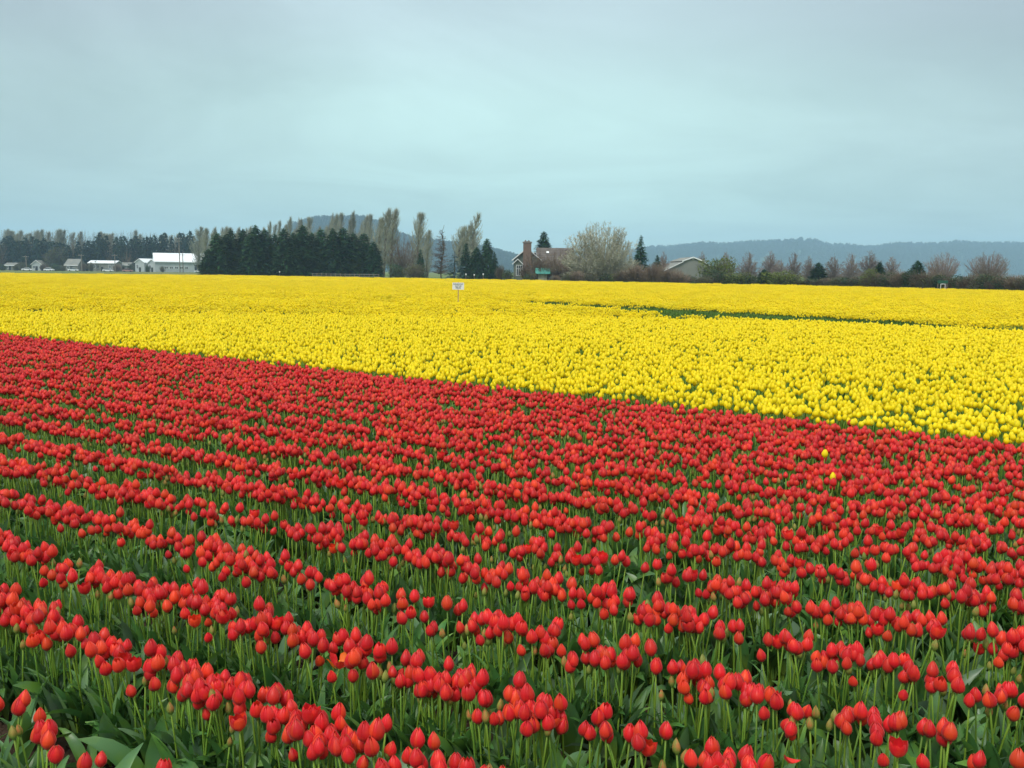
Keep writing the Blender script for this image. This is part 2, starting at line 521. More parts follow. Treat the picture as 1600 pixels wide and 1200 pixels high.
def whole_mesh(name, va, petal_mat, with_leaves=3, leaf_mat=None):
    parts = [(shift(p, va['top']), 0) for p in va['inner'] + va['outer']] + [(va['stem'], 1)] + [(l, 2) for l in va['leaves'][:with_leaves]]
    V, Fc, G, MI = [], [], [], []
    for (v, f, g), mi in parts:
        b = len(V); V += v; G += g; Fc += [tuple(b + i for i in q) for q in f]; MI += [mi] * len(f)
    return to_mesh(name, V, Fc, [petal_mat, M['stem'], leaf_mat or M['leaf']], MI, True, G)

# meshes of the parts, shared by all individuals
PART = {}
VDATA = [make_variant(i) for i in range(len(VARS))]
for i, va in enumerate(VDATA):
    for colr in (('red', 'yellow') if va['kind'] == 'red' else ('bud',)):
        V, Fc, G = join_data(va['inner'])
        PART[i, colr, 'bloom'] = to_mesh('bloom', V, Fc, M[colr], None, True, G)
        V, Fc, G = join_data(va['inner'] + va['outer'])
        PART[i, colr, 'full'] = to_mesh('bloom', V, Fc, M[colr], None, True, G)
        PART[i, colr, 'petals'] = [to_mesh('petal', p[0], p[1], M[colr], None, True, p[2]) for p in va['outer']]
    PART[i, 'stem'] = to_mesh('stem', *va['stem'][:2], M['stem'], None, True, va['stem'][2])
    PART[i, 'leaves'] = [to_mesh('leaf', l[0], l[1], M['leaf'], None, True, l[2]) for l in va['leaves']]

def individual(name, i, colr, loc, rz, sc, label, cat, group, petals=True, leaves=3):
    t = empty(name, loc, rz, (sc, sc, sc))
    tag(t, label, cat, group)
    link('stem', PART[i, 'stem'], t)
    top = VDATA[i]['top']
    if petals:
        b = link('bloom' if colr != 'bud' else 'bud', PART[i, colr, 'bloom'], t, top)
        for pm in PART[i, colr, 'petals']:
            link('petal', pm, b)
    else:
        link('bloom', PART[i, colr, 'full'], t, top)
    for lm in PART[i, 'leaves'][:leaves]:
        link('leaf', lm, t)
    return t

# ------------------------------------------------------------------ scattering (geometry nodes)
def proto_collection(name, meshes):
    c = bpy.data.collections.new(name)
    for k, me in enumerate(meshes):
        o = bpy.data.objects.new('%s_%02d' % (name, k), me)
        c.objects.link(o)
    return c

def scatter(name, coll, pos, rot, scl, idx, label, cat, group=None):
    me = bpy.data.meshes.new(name)
    n = len(pos)
    me.vertices.add(n)
    me.vertices.foreach_set('co', np.asarray(pos, np.float32).ravel())
    a = me.attributes.new('rot', 'FLOAT_VECTOR', 'POINT'); a.data.foreach_set('vector', np.asarray(rot, np.float32).ravel())
    a = me.attributes.new('scl', 'FLOAT_VECTOR', 'POINT')
    scl = np.asarray(scl, np.float32)
    if scl.ndim == 1: scl = np.repeat(scl[:, None], 3, 1)
    a.data.foreach_set('vector', scl.ravel())
    a = me.attributes.new('idx', 'INT', 'POINT'); a.data.foreach_set('value', np.asarray(idx, np.int32))
    o = link(name, me)
    g = bpy.data.node_groups.new(name, 'GeometryNodeTree')
    g.interface.new_socket('Geometry', in_out='INPUT', socket_type='NodeSocketGeometry')
    g.interface.new_socket('Geometry', in_out='OUTPUT', socket_type='NodeSocketGeometry')
    gi, go = g.nodes.new('NodeGroupInput'), g.nodes.new('NodeGroupOutput')
    ci = g.nodes.new('GeometryNodeCollectionInfo')
    ci.inputs['Collection'].default_value = coll
    ci.inputs['Separate Children'].default_value = True
    ci.inputs['Reset Children'].default_value = True
    ip = g.nodes.new('GeometryNodeInstanceOnPoints')
    ip.inputs['Pick Instance'].default_value = True
    def na(nm, ty):
        q = g.nodes.new('GeometryNodeInputNamedAttribute'); q.data_type = ty; q.inputs[0].default_value = nm
        return q.outputs[0]
    g.links.new(gi.outputs[0], ip.inputs['Points'])
    g.links.new(ci.outputs[0], ip.inputs['Instance'])
    g.links.new(na('idx', 'INT'), ip.inputs['Instance Index'])
    g.links.new(na('rot', 'FLOAT_VECTOR'), ip.inputs['Rotation'])
    g.links.new(na('scl', 'FLOAT_VECTOR'), ip.inputs['Scale'])
    g.links.new(ip.outputs[0], go.inputs[0])
    md = o.modifiers.new('scatter', 'NODES'); md.node_group = g
    tag(o, label, cat, group, 'stuff')
    return o

# value noise for clumping
_G = RNG.random((256, 256))
def vnoise(x, y):
    x = np.asarray(x, float); y = np.asarray(y, float)
    xi, yi = np.floor(x).astype(int), np.floor(y).astype(int)
    fx, fy = x - xi, y - yi
    fx = fx * fx * (3 - 2 * fx); fy = fy * fy * (3 - 2 * fy)
    a = _G[xi % 256, yi % 256]; b = _G[(xi + 1) % 256, yi % 256]
    c = _G[xi % 256, (yi + 1) % 256]; d = _G[(xi + 1) % 256, (yi + 1) % 256]
    return (a * (1 - fx) + b * fx) * (1 - fy) + (c * (1 - fx) + d * fx) * fy

# ------------------------------------------------------------------ red rows
ROW0, STEP = 1.70, 0.59
def row_angle(y0): return math.radians(-31.5 - 5.0 * min(1.2, max(0.0, (y0 - 3) / 8)))
def border_y(x):   # ground line where red meets yellow
    return 11.0 + math.tan(math.radians(-36.3)) * x

rows = []
k = -2
while True:
    y0 = ROW0 + STEP * k
    if y0 > 10.85: break
    rows.append((k, y0)); k += 1

P, RO, SC, IX, RW = [], [], [], [], []
LP, LR, LS = [], [], []
for k, y0 in rows:
    th = row_angle(y0)
    fill = min(1.0, max(0.0, (y0 - 5.0) / 4.5))
    xs = RNG.uniform(-16, 9, int(25 * (114 + 22 * fill) / math.cos(th)))
    dens = vnoise(xs * 3.1 + 13 * k, xs * 0 + k * 7.7) * 0.7 + vnoise(xs * 9 + 31 * k, xs * 0 + k * 3.3) * 0.5
    keep = RNG.random(len(xs)) < np.clip(dens * 1.35, 0.25, 1)
    if k <= 0: keep &= RNG.random(len(xs)) < (.30 if k == 0 else .2)
    xs = xs[keep]
    lat = np.clip(RNG.normal(0, 0.045 + .045 * fill, len(xs)), -.13 - .1 * fill, .13 + .1 * fill) + (vnoise(xs * 1.1 + k * 5, xs * 0 + 2.2 * k) - .5) * 0.07
    X = xs - math.sin(th) * lat
    Y = y0 + math.tan(th) * xs + math.cos(th) * lat
    hz = np.clip(RNG.normal(1.0, 0.045, len(xs)), .84, 1.12)
    for a in range(len(xs)):
        P.append((X[a], Y[a], 0.0)); RW.append(k)
        SC.append(hz[a])
        RO.append((RNG.normal(0, .06), RNG.normal(0, .06), RNG.uniform(0, 6.283)))
        q = RNG.random()
        IX.append(6 if q < .10 else 7 if q < .15 else 8 if q < .175 else int(RNG.choice([0, 1, 2, 3, 4, 5], p=[.24, .2, .18, .1, .1, .18])))
    # leaf tufts spilling into the furrow
    n = int(25 * 16)
    xs = RNG.uniform(-16, 9, n)
    lat = RNG.uniform(-.20, .20, n)
    for a in range(n):
        LP.append((xs[a] - math.sin(th) * lat[a], y0 + math.tan(th) * xs[a] + math.cos(th) * lat[a], 0))
        LR.append((0, 0, RNG.uniform(0, 6.283))); LS.append(RNG.uniform(.75, 1.15))
P = np.array(P); RO = np.array(RO); SC = np.array(SC); IX = np.array(IX); RW = np.array(RW)
LP = np.array(LP); LR = np.array(LR); LS = np.array(LS)
# bare patches of earth seen in the two bottom corners of the photograph
def gap_mask(Q, tol=1.0):
    gx, gy = Q[:, 0], Q[:, 1]
    mk = np.ones(len(Q), bool)
    for (px, py, rx, ry) in BARE:
        c = at_ground(px, py)
        mk &= ((gx - c[0]) / (rx * tol)) ** 2 + ((gy - c[1]) / (ry * tol)) ** 2 > 1
    return mk
def at_ground(px, py, h=0.0):
    u, v = px - 800.0, 600.0 - py
    d = CR * u + CU * v + FW * F_PX
    t = (h - CAM_H) / d.z
    return d.x * t, d.y * t
BARE = [(60, 1195, 0.16, 0.09), (1490, 1185, 0.13, 0.10), (1000, 1215, 0.10, 0.05)]

def visible_mask(Q, h, m=240, below=1500):
    a, b, z = project(Q + np.array([0, 0, h]))
    return (Q[:, 1] > 0.3) & (a > -m) & (a < 1600 + m) & (b < below) & (z > .3)
mk = visible_mask(P, 0.4) & gap_mask(P) & (P[:, 1] < border_y(P[:, 0]) - 0.06)
P, RO, SC, IX, RW = P[mk], RO[mk], SC[mk], IX[mk], RW[mk]
mk = visible_mask(LP, 0.2) & gap_mask(LP, 1.0) & (LP[:, 1] < border_y(LP[:, 0]) - 0.2)
LP, LR, LS = LP[mk], LR[mk], LS[mk]
# wider, taller spread of the blooms as the row lies in the photograph
a_, b_, z_ = project(P + np.array([0, 0, 0.42]))
inframe = (a_ > 0) & (a_ < 1600) & (b_ < 1192)
order = np.argsort(np.where(inframe, z_, 1e9))
near = set(order[:300].tolist())
ORD = {-2: 'bottom', -1: 'bottom'}
names_rows = ['nearest', 'second', 'third', 'fourth', 'fifth', 'sixth', 'seventh']
kmin = min(RW[i] for i in near)
for i in sorted(near):
    v = int(IX[i]); kd = VARS[v][7]
    rn = names_rows[min(6, RW[i] - kmin)]
    what = 'red tulip' if kd == 'red' else 'tulip bud'
    t = individual('red_tulip' if kd == 'red' else 'tulip_bud', v, kd, tuple(P[i]), RO[i][2], float(SC[i]),
                   '%s %s in the %s row' % (VDESC[v], what, rn), 'tulip', 'tulips of the %s red row' % rn)
    t.rotation_euler = tuple(RO[i])
rest = np.array([i for i in range(len(P)) if i not in near])
red_protos = proto_collection('red_plant', [whole_mesh('red_plant', VDATA[i], M['red' if VARS[i][7] == 'red' else 'bud']) for i in range(len(VARS))])
scatter('red_tulips', red_protos, P[rest], RO[rest], SC[rest], IX[rest], 'dense rows of red tulips running back to the yellow field', 'tulips')

# leaf tufts
def tuft_mesh(seed, n=5, Lr=(0.20, 0.36), Wr=(0.024, 0.044)):
    rr = random.Random(seed)
    parts = [leaf_data(rr.uniform(*Lr), rr.uniform(*Wr), rr.uniform(.6, 2.3), rr.uniform(-1, 1), q * 6.283 / n + rr.uniform(-.5, .5), 7, rr.uniform(.95, 1.4), rr.uniform(.15, .5), 0, .01) for q in range(n)]
    V, Fc, G = join_data(parts)
    return to_mesh('tuft', V, Fc, M['leaf'], None, True, G)
tufts = proto_collection('tuft', [tuft_mesh(s) for s in range(8)])
scatter('tulip_leaves', tufts, LP, LR, LS, RNG.integers(0, 8, len(LP)), 'blue-green tulip leaves arching over the furrows between the red rows', 'leaves')

# ------------------------------------------------------------------ yellow field
PATH = [(-95, 48.5, .5), (-27, 46.5, .9), (-17, 48.0, 1.6), (-3.4, 47.4, 1.9), (0.5, 45.4, 2.4), (3.2, 41.0, 3.4), (7.2, 35.2, 5.2), (9.9, 30.2, 5.2), (11.6, 27.6, 4.6), (13.8, 24.9, 3.2), (17, 22.2, 3.0), (30, 15, 1.2)]
def path_dist(x, y):
    best = np.full(len(x), 1e9); wd = np.zeros(len(x))
    for (x0, y0, w0), (x1, y1, w1) in zip(PATH[:-1], PATH[1:]):
        dx_, dy_ = x1 - x0, y1 - y0
        t = np.clip(((x - x0) * dx_ + (y - y0) * dy_) / (dx_ ** 2 + dy_ ** 2), 0, 1)
        d = np.hypot(x - x0 - t * dx_, y - y0 - t * dy_)
        s = d < best
        best = np.where(s, d, best); wd = np.where(s, w0 + t * (w1 - w0), wd)
    return best, wd * 0.5

def sample(y0, y1, dens):
    half = (y1 * 0.62 + 2.5)
    n = int(2 * half * (y1 - y0) * dens)
    return np.stack([RNG.uniform(-half, half, n), RNG.uniform(y0, y1, n), np.zeros(n)], 1)

Ynear = []
for y0, y1 in ((3, 8), (8, 14), (14, 20), (20, 27.01)):
    Q = sample(y0, y1, 140)
    th = math.radians(-36.3)
    perp = (Q[:, 1] - border_y(Q[:, 0])) * math.cos(th)
    along = Q[:, 0] * math.cos(th) + Q[:, 1] * math.sin(th)
    row = 0.5 + 0.5 * np.cos(2 * math.pi * (perp - .28) / 0.5)
    cl = vnoise(Q[:, 0] * 4, Q[:, 1] * 4)
    cl2 = vnoise(Q[:, 0] * .7 + 50, Q[:, 1] * .7)
    keep = (perp > -0.16) & (RNG.random(len(Q)) < np.clip(0.42 + 0.40 * row + 0.45 * cl + 0.25 * (cl2 - .5), 0, 1))
    keep &= visible_mask(Q, .4)
    d, hw = path_dist(Q[:, 0], Q[:, 1])
    keep &= d > hw * (0.8 + .35 * vnoise(Q[:, 0] * 2.3, Q[:, 1] * 2.3))
    keep &= Q[:, 1] < 27
    Ynear.append(Q[keep])
YP = np.concatenate(Ynear)
n = len(YP)
YR = np.stack([RNG.normal(0, .06, n), RNG.normal(0, .06, n), RNG.uniform(0, 6.283, n)], 1)
YS = np.clip(RNG.normal(1.0, 0.04, n), .86, 1.12) * 1.13
YI = RNG.integers(0, 6, n)
a_, b_, z_ = project(YP + np.array([0, 0, 0.42]))
inframe = (a_ > 0) & (a_ < 1600) & (b_ < 1200)
order = np.argsort(np.where(inframe, z_, 1e9))
near = set(order[:300].tolist())
for i in sorted(near):
    t = individual('yellow_tulip', int(YI[i]), 'yellow', tuple(YP[i]), 0, float(YS[i]),
                   '%s yellow tulip at the front edge' % VDESC[int(YI[i])], 'tulip',
                   'yellow tulips along the front edge of the yellow field', petals=False, leaves=1)
    t.rotation_euler = tuple(YR[i])
rest = np.array([i for i in range(n) if i not in near])
LOW = [make_variant(i, False) for i in range(6)]
yel_protos = proto_collection('yellow_plant', [whole_mesh('yellow_plant', LOW[i], M['yellow'], 1, M['leafstrip']) for i in range(6)])
scatter('yellow_tulips', yel_protos, YP[rest], YR[rest], YS[rest], YI[rest], 'solid carpet of yellow tulips beyond the red rows', 'tulips')

def clump_mesh(seed, size, count, petal_mat, hgt=(0.37, 0.47), bl=(0.028, 0.068), leaves=True, gaps=0.0):
    """patch of the field for the distance: every bloom a small cup, leaves under them"""
    rr = random.Random(seed)
    V, Fc, MI = [], [], []
    for q in range(count):
        x, y = rr.uniform(-size / 2, size / 2), rr.uniform(-size / 2, size / 2)
        z = rr.uniform(*hgt); R, H = bl[0] * rr.uniform(.85, 1.15), bl[1] * rr.uniform(.85, 1.15)
        b = len(V); a0 = rr.uniform(0, 6.28)
        for (rad, zz) in ((0.25, 0), (1.0, .4), (.55, .95)):
            for k2 in range(4):
                a = a0 + k2 * 1.571
                V.append((x + R * rad * math.cos(a), y + R * rad * math.sin(a), z - H + H * zz))
        V.append((x, y, z))
        for l_ in range(2):
            for k2 in range(4):
                k3 = (k2 + 1) % 4
                Fc.append((b + l_ * 4 + k2, b + l_ * 4 + k3, b + l_ * 4 + 4 + k3, b + l_ * 4 + 4 + k2)); MI.append(0)
        for k2 in range(4):
            Fc.append((b + 8 + k2, b + 8 + (k2 + 1) % 4, b + 12)); MI.append(0)
        if leaves and q % 3 == 0:
            for s_ in range(2):
                a = rr.uniform(0, 6.28); b = len(V); h = rr.uniform(.2, .33); wd = .02
                V += [(x - wd * math.sin(a), y + wd * math.cos(a), 0.02), (x + wd * math.sin(a), y - wd * math.cos(a), .02), (x + .09 * math.cos(a), y + .09 * math.sin(a), h)]
                Fc.append((b, b + 1, b + 2)); MI.append(1)
    return to_mesh('clump', V, Fc, [petal_mat, M['leafstrip']], MI, False, [0.6] * len(V))

def far_field():
    size = 0.55
    A, B, C = [], [], []
    y = 27.0
    while y < 195:
        st = size if y < 105 else 1.1
        half = y * 0.62 + 3
        xs = np.arange(-half, half, st)
        Q = np.stack([xs + RNG.uniform(-.1, .1, len(xs)) * st, y + RNG.uniform(-.1, .1, len(xs)) * st, xs * 0], 1)
        Q = Q[Q[:, 1] < edge_y(Q[:, 0]) - 0.3]
        d, hw = path_dist(Q[:, 0], Q[:, 1])
        Q = Q[d > hw * (.85 + .25 * vnoise(Q[:, 0] * .9, Q[:, 1] * .9)) + st * .3]
        # thinner spots
        thin = vnoise(Q[:, 0] * .15, Q[:, 1] * 1.3) + .35 * vnoise(Q[:, 0] * 1.1, Q[:, 1] * .5 + 9)
        Q = Q[(RNG.random(len(Q)) < np.where(thin > .88, .30, .95))]
        (A if y < 105 else B).append(Q)
        y += st
    return np.concatenate(A), np.concatenate(B)
FA, FB = far_field()
cA = proto_collection('clump_mid', [clump_mesh(s, .6, 34, M['yellow'], hgt=(.36, .52), bl=(.031, .070)) for s in range(8)])
cB = proto_collection('clump_far', [clump_mesh(50 + s, 1.2, 135, M['yellow'], hgt=(.37, .55), bl=(.034, .075)) for s in range(6)])
def zr(n): return np.stack([np.zeros(n), np.zeros(n), RNG.integers(0, 4, n) * 1.5708 + RNG.normal(0, .15, n)], 1)
def sz(n, a=.10):
    s_ = np.ones((n, 3)); s_[:, 2] = 1 + RNG.normal(0, a, n); return s_
scatter('distant_yellow_tulips', cA, FA, zr(len(FA)), sz(len(FA)), RNG.integers(0, 8, len(FA)), 'yellow tulips in the middle of the field around the green strip', 'tulips')
scatter('far_yellow_tulips', cB, FB, zr(len(FB)), sz(len(FB), .09), RNG.integers(0, 6, len(FB)), 'far yellow tulips reaching to the trees and the farm', 'tulips')

# orange-red band along the far right edge
OB = []
for x in np.arange(38, 74, .9):
    for d in (0.6, 1.5, 2.4, 3.3):
        OB.append((x, float(edge_y(x)) + d - 0.2, 0))
OB = np.array(OB)
cO = proto_collection('clump_orange', [clump_mesh(90 + s, 1.1, 60, M['orange']) for s in range(4)])
scatter('orange_tulips', cO, OB, zr(len(OB)), sz(len(OB)), RNG.integers(0, 4, len(OB)), 'thin band of orange-red tulips along the far right edge of the yellow field', 'tulips')

# flowerless green strip between the yellow blocks
def green_strip():
    Q = np.concatenate([sample(18, 52, 20)])
    d, hw = path_dist(Q[:, 0], Q[:, 1])
    Q = Q[(d < hw + .45) & visible_mask(Q, .2)]
    n_ = len(Q)
    R_ = np.stack([np.zeros(n_), np.zeros(n_), RNG.uniform(0, 6.28, n_)], 1)
    tu = proto_collection('strip_tuft', [strip_tuft(300 + s) for s in range(6)])
    scatter('green_strip_leaves', tu, Q, R_, RNG.uniform(.75, 1.0, n_), RNG.integers(0, 6, n_), 'green flowerless strip of leaves crossing the yellow field', 'leaves')
def strip_tuft(seed):
    rr = random.Random(seed)
    parts = [shift(leaf_data(rr.uniform(.28, .4), rr.uniform(.018, .03), rr.uniform(.2, 1.0), rr.uniform(-1, 1), rr.uniform(0, 6.28), 4, rr.uniform(1.2, 1.5), .3), (rr.uniform(-.2, .2), rr.uniform(-.2, .2), 0)) for q in range(12)]
    V, Fc, G = join_data(parts)
    return to_mesh('strip_tuft', V, Fc, M['leafstrip'], None, True, G)
green_strip()

# two stray yellow tulips among the red, an over-blown bloom and a fallen petal
for (px, py, nm) in ((1286, 712, 'single stray yellow tulip, the taller one, among the red near the border'), (1302, 748, 'small yellow tulip standing among the red tulips below the taller stray')):
    c = at_ground(px, py, 0.46)
    individual('yellow_tulip', 5 if px < 1300 else 2, 'yellow', (c[0], c[1], 0), .4, 1.10 if px < 1300 else 1.08, nm, 'tulip', None, petals=True)
def blown():
    c = at_ground(508, 1044, .36)
    t = empty('blown_tulip', (c[0], c[1], 0)); tag(t, 'over-blown red tulip with yellow inside and splayed petals, second row', 'tulip')
    link('stem', PART[4, 'stem'], t); link('leaf', PART[4, 'leaves'][0], t); link('leaf', PART[4, 'leaves'][1], t)
    top = VDATA[4]['top']
    mb = MB(); mb.tube([(0, 0, 0), (0, 0, .03)], [.004, .003], 6)
    b = mb.build('pistil', M['yellow'], t, loc=top)
    for k in range(5):
        V, Fc, G = petal_data(.026, .05, k * 1.25, .5, 1.3, 3, 5, 2, .6)
        link('petal', to_mesh('petal', V, Fc, M['orange' if k % 2 else 'red'], None, True, G), t, top)
blown()
def fallen():
    V, Fc, G = petal_data(.028, .07, 0, .7, 0, 3, 6, 0)
    c = at_ground(1237, 1182, .33)
    o = link('loose_petal', to_mesh('loose_petal', V, Fc, M['red'], None, True, G), None, (c[0] - .02, c[1], .35))
    o.rotation_euler = (0, 2.1, .2)
    tag(o, 'loose red petal drooping onto the leaves under a front tulip', 'petal')
fallen()

# ------------------------------------------------------------------ sign in the field
def sign():
    c = at(716, 447, 39.5)
    s_ = 39.5 / F_PX
    t = empty('field_sign', (c.x, 39.5, 0)); tag(t, 'small white notice on a wooden stake standing in the yellow tulips', 'sign')
    zc = c.z; w2, h2 = 9.0 * s_, 5.4 * s_
    mb = MB(); mb.box(-.022, .022, 0.004, .034, 0, zc + h2 + .03); mb.build('stake', M['stakewood'], t)
    mb = MB(); mb.box(-w2, w2, -.012, 0.0, zc - h2, zc + h2); pl = mb.build('board', M['white'], t)
    for txt, dz, size in (('PLEASE STAY', .085, .078), ('OUT OF', .0, .078), ('FIELDS', -.078, .078)):
        cu = bpy.data.curves.new('lettering', 'FONT'); cu.body = txt; cu.size = size; cu.align_x = 'CENTER'; cu.extrude = .0015; cu.offset = .0018
        cu.materials.append(M['ink'])
        tmp = bpy.data.objects.new('lettering_curve', cu); COL.objects.link(tmp)
        me = bpy.data.meshes.new_from_object(tmp.evaluated_get(bpy.context.evaluated_depsgraph_get()))
        bpy.data.objects.remove(tmp); me.materials.clear(); me.materials.append(M['ink'])
        o = link('lettering', me, pl, (0, -.0145, zc + dz - size * .35))
        o.rotation_euler = (math.pi / 2, 0, 0)
sign()

# ------------------------------------------------------------------ trees
def seg(mb, p, q, r0, r1, n=3): mb.tube([p, q], [r0, r1], n)

def rvec(rr): 
    while True:
        v = Vector((rr.uniform(-1, 1), rr.uniform(-1, 1), rr.uniform(-1, 1)))
        if .1 < v.length < 1: return v.normalized()

def bare_tree(seed, levels=5, spread=.55, up=.25, kids=(3, 4), ratio=.74, trunk_h=.16, twig_r=.018, first=5, w=1.0):
    """unit-height branching tree scaled later: built at 10 m"""
    rr = random.Random(seed); tr, cr_ = MB(), MB()
    def grow(p, d, Ln, r, lv):
        steps = 2
        for s_ in range(steps):
            d2 = (d + rvec(rr) * .16 + Vector((0, 0, up * .25))).normalized()
            q = p + d2 * (Ln / steps)
            rn = r * .82
            mb = tr if lv >= levels - 1 else cr_
            seg(mb, p, q, r, rn, 5 if lv >= levels - 1 else 3)
            p, d, r = q, d2, rn
            if lv <= levels - 2 and s_ == 0 and lv > 0:
                dd = (d + rvec(rr) * spread * 1.4).normalized()
                grow(p, dd, Ln * ratio * .7, max(twig_r, r * .5), max(0, lv - 2))
        if lv == 0: return
        nk = first if lv == levels else rr.randint(*kids)
        for c in range(nk):
            dd = (d + rvec(rr) * spread * (1.35 if lv == levels else 1.0) + Vector((0, 0, up))).normalized()
            grow(p, dd, Ln * ratio * rr.uniform(.8, 1.15) * (1.5 if lv == levels else 1), max(twig_r, r * .6), lv - 1)
    grow(Vector((0, 0, 0)), Vector((0, 0, 1)), 10 * trunk_h, .30 * w, levels)
    return tr, cr_

def sliver(mb, p, q, w, rr):
    d = q - p; sd = d.cross(rvec(rr))
    if sd.length < 1e-5: return
    sd = sd.normalized() * w * .5
    mb.face([p + sd, p - sd, q])

def twiggery(c, p, d, Ln, rr, n, w, up=.25, sub=2):
    for t_ in range(n):
        dd = (d + rvec(rr) * .75 + Vector((0, 0, up))).normalized()
        q = p + dd * Ln * rr.uniform(.5, 1.1)
        sliver(c, p, q, w, rr)
        for k_ in range(sub):
            st = p.lerp(q, rr.uniform(.2, .8))
            sliver(c, st, st + (dd + rvec(rr) * .7 + Vector((0, 0, up))).normalized() * Ln * rr.uniform(.3, .6), w * .8, rr)

def poplar_tree(seed, leaders=2, lean=.6, wide=1.0):
    """Lombardy poplar, bare, upswept; 15 m"""
    rr = random.Random(seed); tr, c = MB(), MB()
    H = 15.0
    for l in range(leaders):
        k_ = (l - (leaders - 1) / 2)
        ox = k_ * .95 * wide + rr.uniform(-.2, .2)
        hh = H * (1 if l == leaders - 1 else rr.uniform(.78, .97))
        pts = [Vector((ox * math.sin(min(1, s_ * 1.8) * 1.57), rr.uniform(-.15, .15), hh * s_)) + Vector((lean * s_ ** 3, 0, 0)) for s_ in [q / 8 for q in range(9)]]
        tr.tube(pts[:7], [.24 * (1 - q / 9) + .03 for q in range(7)], 5)
        c.tube(pts[6:], [.06, .04, .015], 3)
        wmax = 1.75 if leaders == 1 else 1.35
        for b in range(210 if leaders == 1 else 150):
            s_ = rr.uniform(.06, .985)
            i = min(7, int(s_ * 8)); f = s_ * 8 - i
            p = pts[i].lerp(pts[i + 1], f)
            a = rr.uniform(0, 6.283)
            env = wmax * (min(1, .45 + s_ * 1.6) * (1 - s_ ** 2.6) + .10)      # width of the crown here
            rad = env * rr.uniform(.35, 1.0)
            Ln = rad * 2.3 + .5
            ou = Vector((math.cos(a), math.sin(a), 0))
            p1 = p + ou * rad * .6 + Vector((0, 0, Ln * .38)); p2 = p + ou * rad + Vector((.10 * Ln * .3, 0, Ln))
            if p2.z > hh * 1.02 + .3: p2.z = hh * 1.02 + rr.uniform(-.5, .3); p1.z = min(p1.z, p2.z - .3)
            seg(c, p, p1, .032, .024); seg(c, p1, p2, .024, .008)
            for t_ in range(14):
                f2 = rr.random(); st = p.lerp(p1, f2) if rr.random() < .35 else p1.lerp(p2, f2)
                dd = (Vector((.10, 0, 1)) + rvec(rr) * .45).normalized()
                sliver(c, st, st + dd * rr.uniform(.5, 1.2), .046, rr)
    return tr, c

def env_tree(seed, env, limbs=110, ctr=.25, twl=.75, tw=.03, ntw=10, sub=2, trunk_top=.8, tr_r=.26, up=.25, curve=.25):
    """bare tree filling an envelope; env(t) -> radius at relative height t; 10 m tall"""
    rr = random.Random(seed); tr, c = MB(), MB(); H = 10.0
    pts = [Vector((rr.uniform(-.12, .12) * q, rr.uniform(-.12, .12) * q, H * trunk_top * q / 6)) for q in range(7)]
    tr.tube(pts, [tr_r * (1 - q / 6.6) + .015 for q in range(7)], 6)
    hs = [t / 40 for t in range(41)]; wt = [(max(env(t), 0) ** 1.5 + .02) * (1.9 if t < .4 and env is e_round else 1) for t in hs]
    for b in range(limbs):
        t = rr.choices(hs, wt)[0] + rr.uniform(-.012, .012)
        t = min(.995, max(.02, t))
        a = rr.uniform(0, 6.283); lump = 1 + .10 * math.sin(3 * a + seed) + .08 * math.sin(7 * t * 3 + a * 2)
        R = max(.05, env(t)) * lump * (rr.uniform(.15, 1) ** .55)
        E_ = Vector((R * math.cos(a), R * math.sin(a), H * t))
        h0 = max(.06 * H * ctr * 4 * .5, E_.z * rr.uniform(ctr, ctr + .3)); h0 = min(h0, H * trunk_top * .97, max(E_.z - .15 * R, .25))
        i = min(5, int(h0 / (H * trunk_top) * 6)); f = h0 / (H * trunk_top) * 6 - i
        O = pts[i].lerp(pts[i + 1], min(1, f))
        Mp = O.lerp(E_, .5) + Vector((math.cos(a), math.sin(a), 0)) * (R * curve * .5) - Vector((0, 0, (E_.z - O.z) * curve * .3))
        Mp += rvec(rr) * .15
        big = limbs and b % 6 == 0
        r0 = .075 if big else .04
        prev = O; P_ = []
        for q in range(1, 6):
            u = q / 5; x_ = O * (1 - u) ** 2 + Mp * 2 * u * (1 - u) + E_ * u * u + rvec(rr) * .05
            seg(c, prev, x_, r0 * (1 - (u - .2) * .85), r0 * (1 - u * .85)); P_.append((prev, x_)); prev = x_
        for q in range(ntw):
            k_ = rr.choice([1, 2, 3, 4, 4, 4]); A, B = P_[k_]
            st = A.lerp(B, rr.random())
            twiggery(c, st, (B - A).normalized(), twl, rr, 1, tw, up, sub)
    return tr, c

def e_cone(t): return 2.3 * ((t / .25) if t < .25 else (1 - (t - .25) / .75) ** .65) if t > .03 else 0
def e_round(t): return 0 if t < .03 else 4.6 * (.80 + .20 * t / .42) if t < .42 else 4.6 * math.sqrt(max(0, 1 - ((t - .42) / .58) ** 2))
def e_fan(t): return 4.2 * (math.sin(math.pi * min(1, max(0, (t - .16) / .84)) ** 1.15) ** .62) if t > .16 else 0
def e_vase(t): return 3.6 * (math.sin(math.pi * min(1, max(0, (t - .05) / .95)) ** 1.0) ** .7) if t > .05 else 0
def e_larch(t): return 1.9 * (1 - t) ** .8 * (.7 + .3 * math.sin(t * 60)) if t > .1 else 0

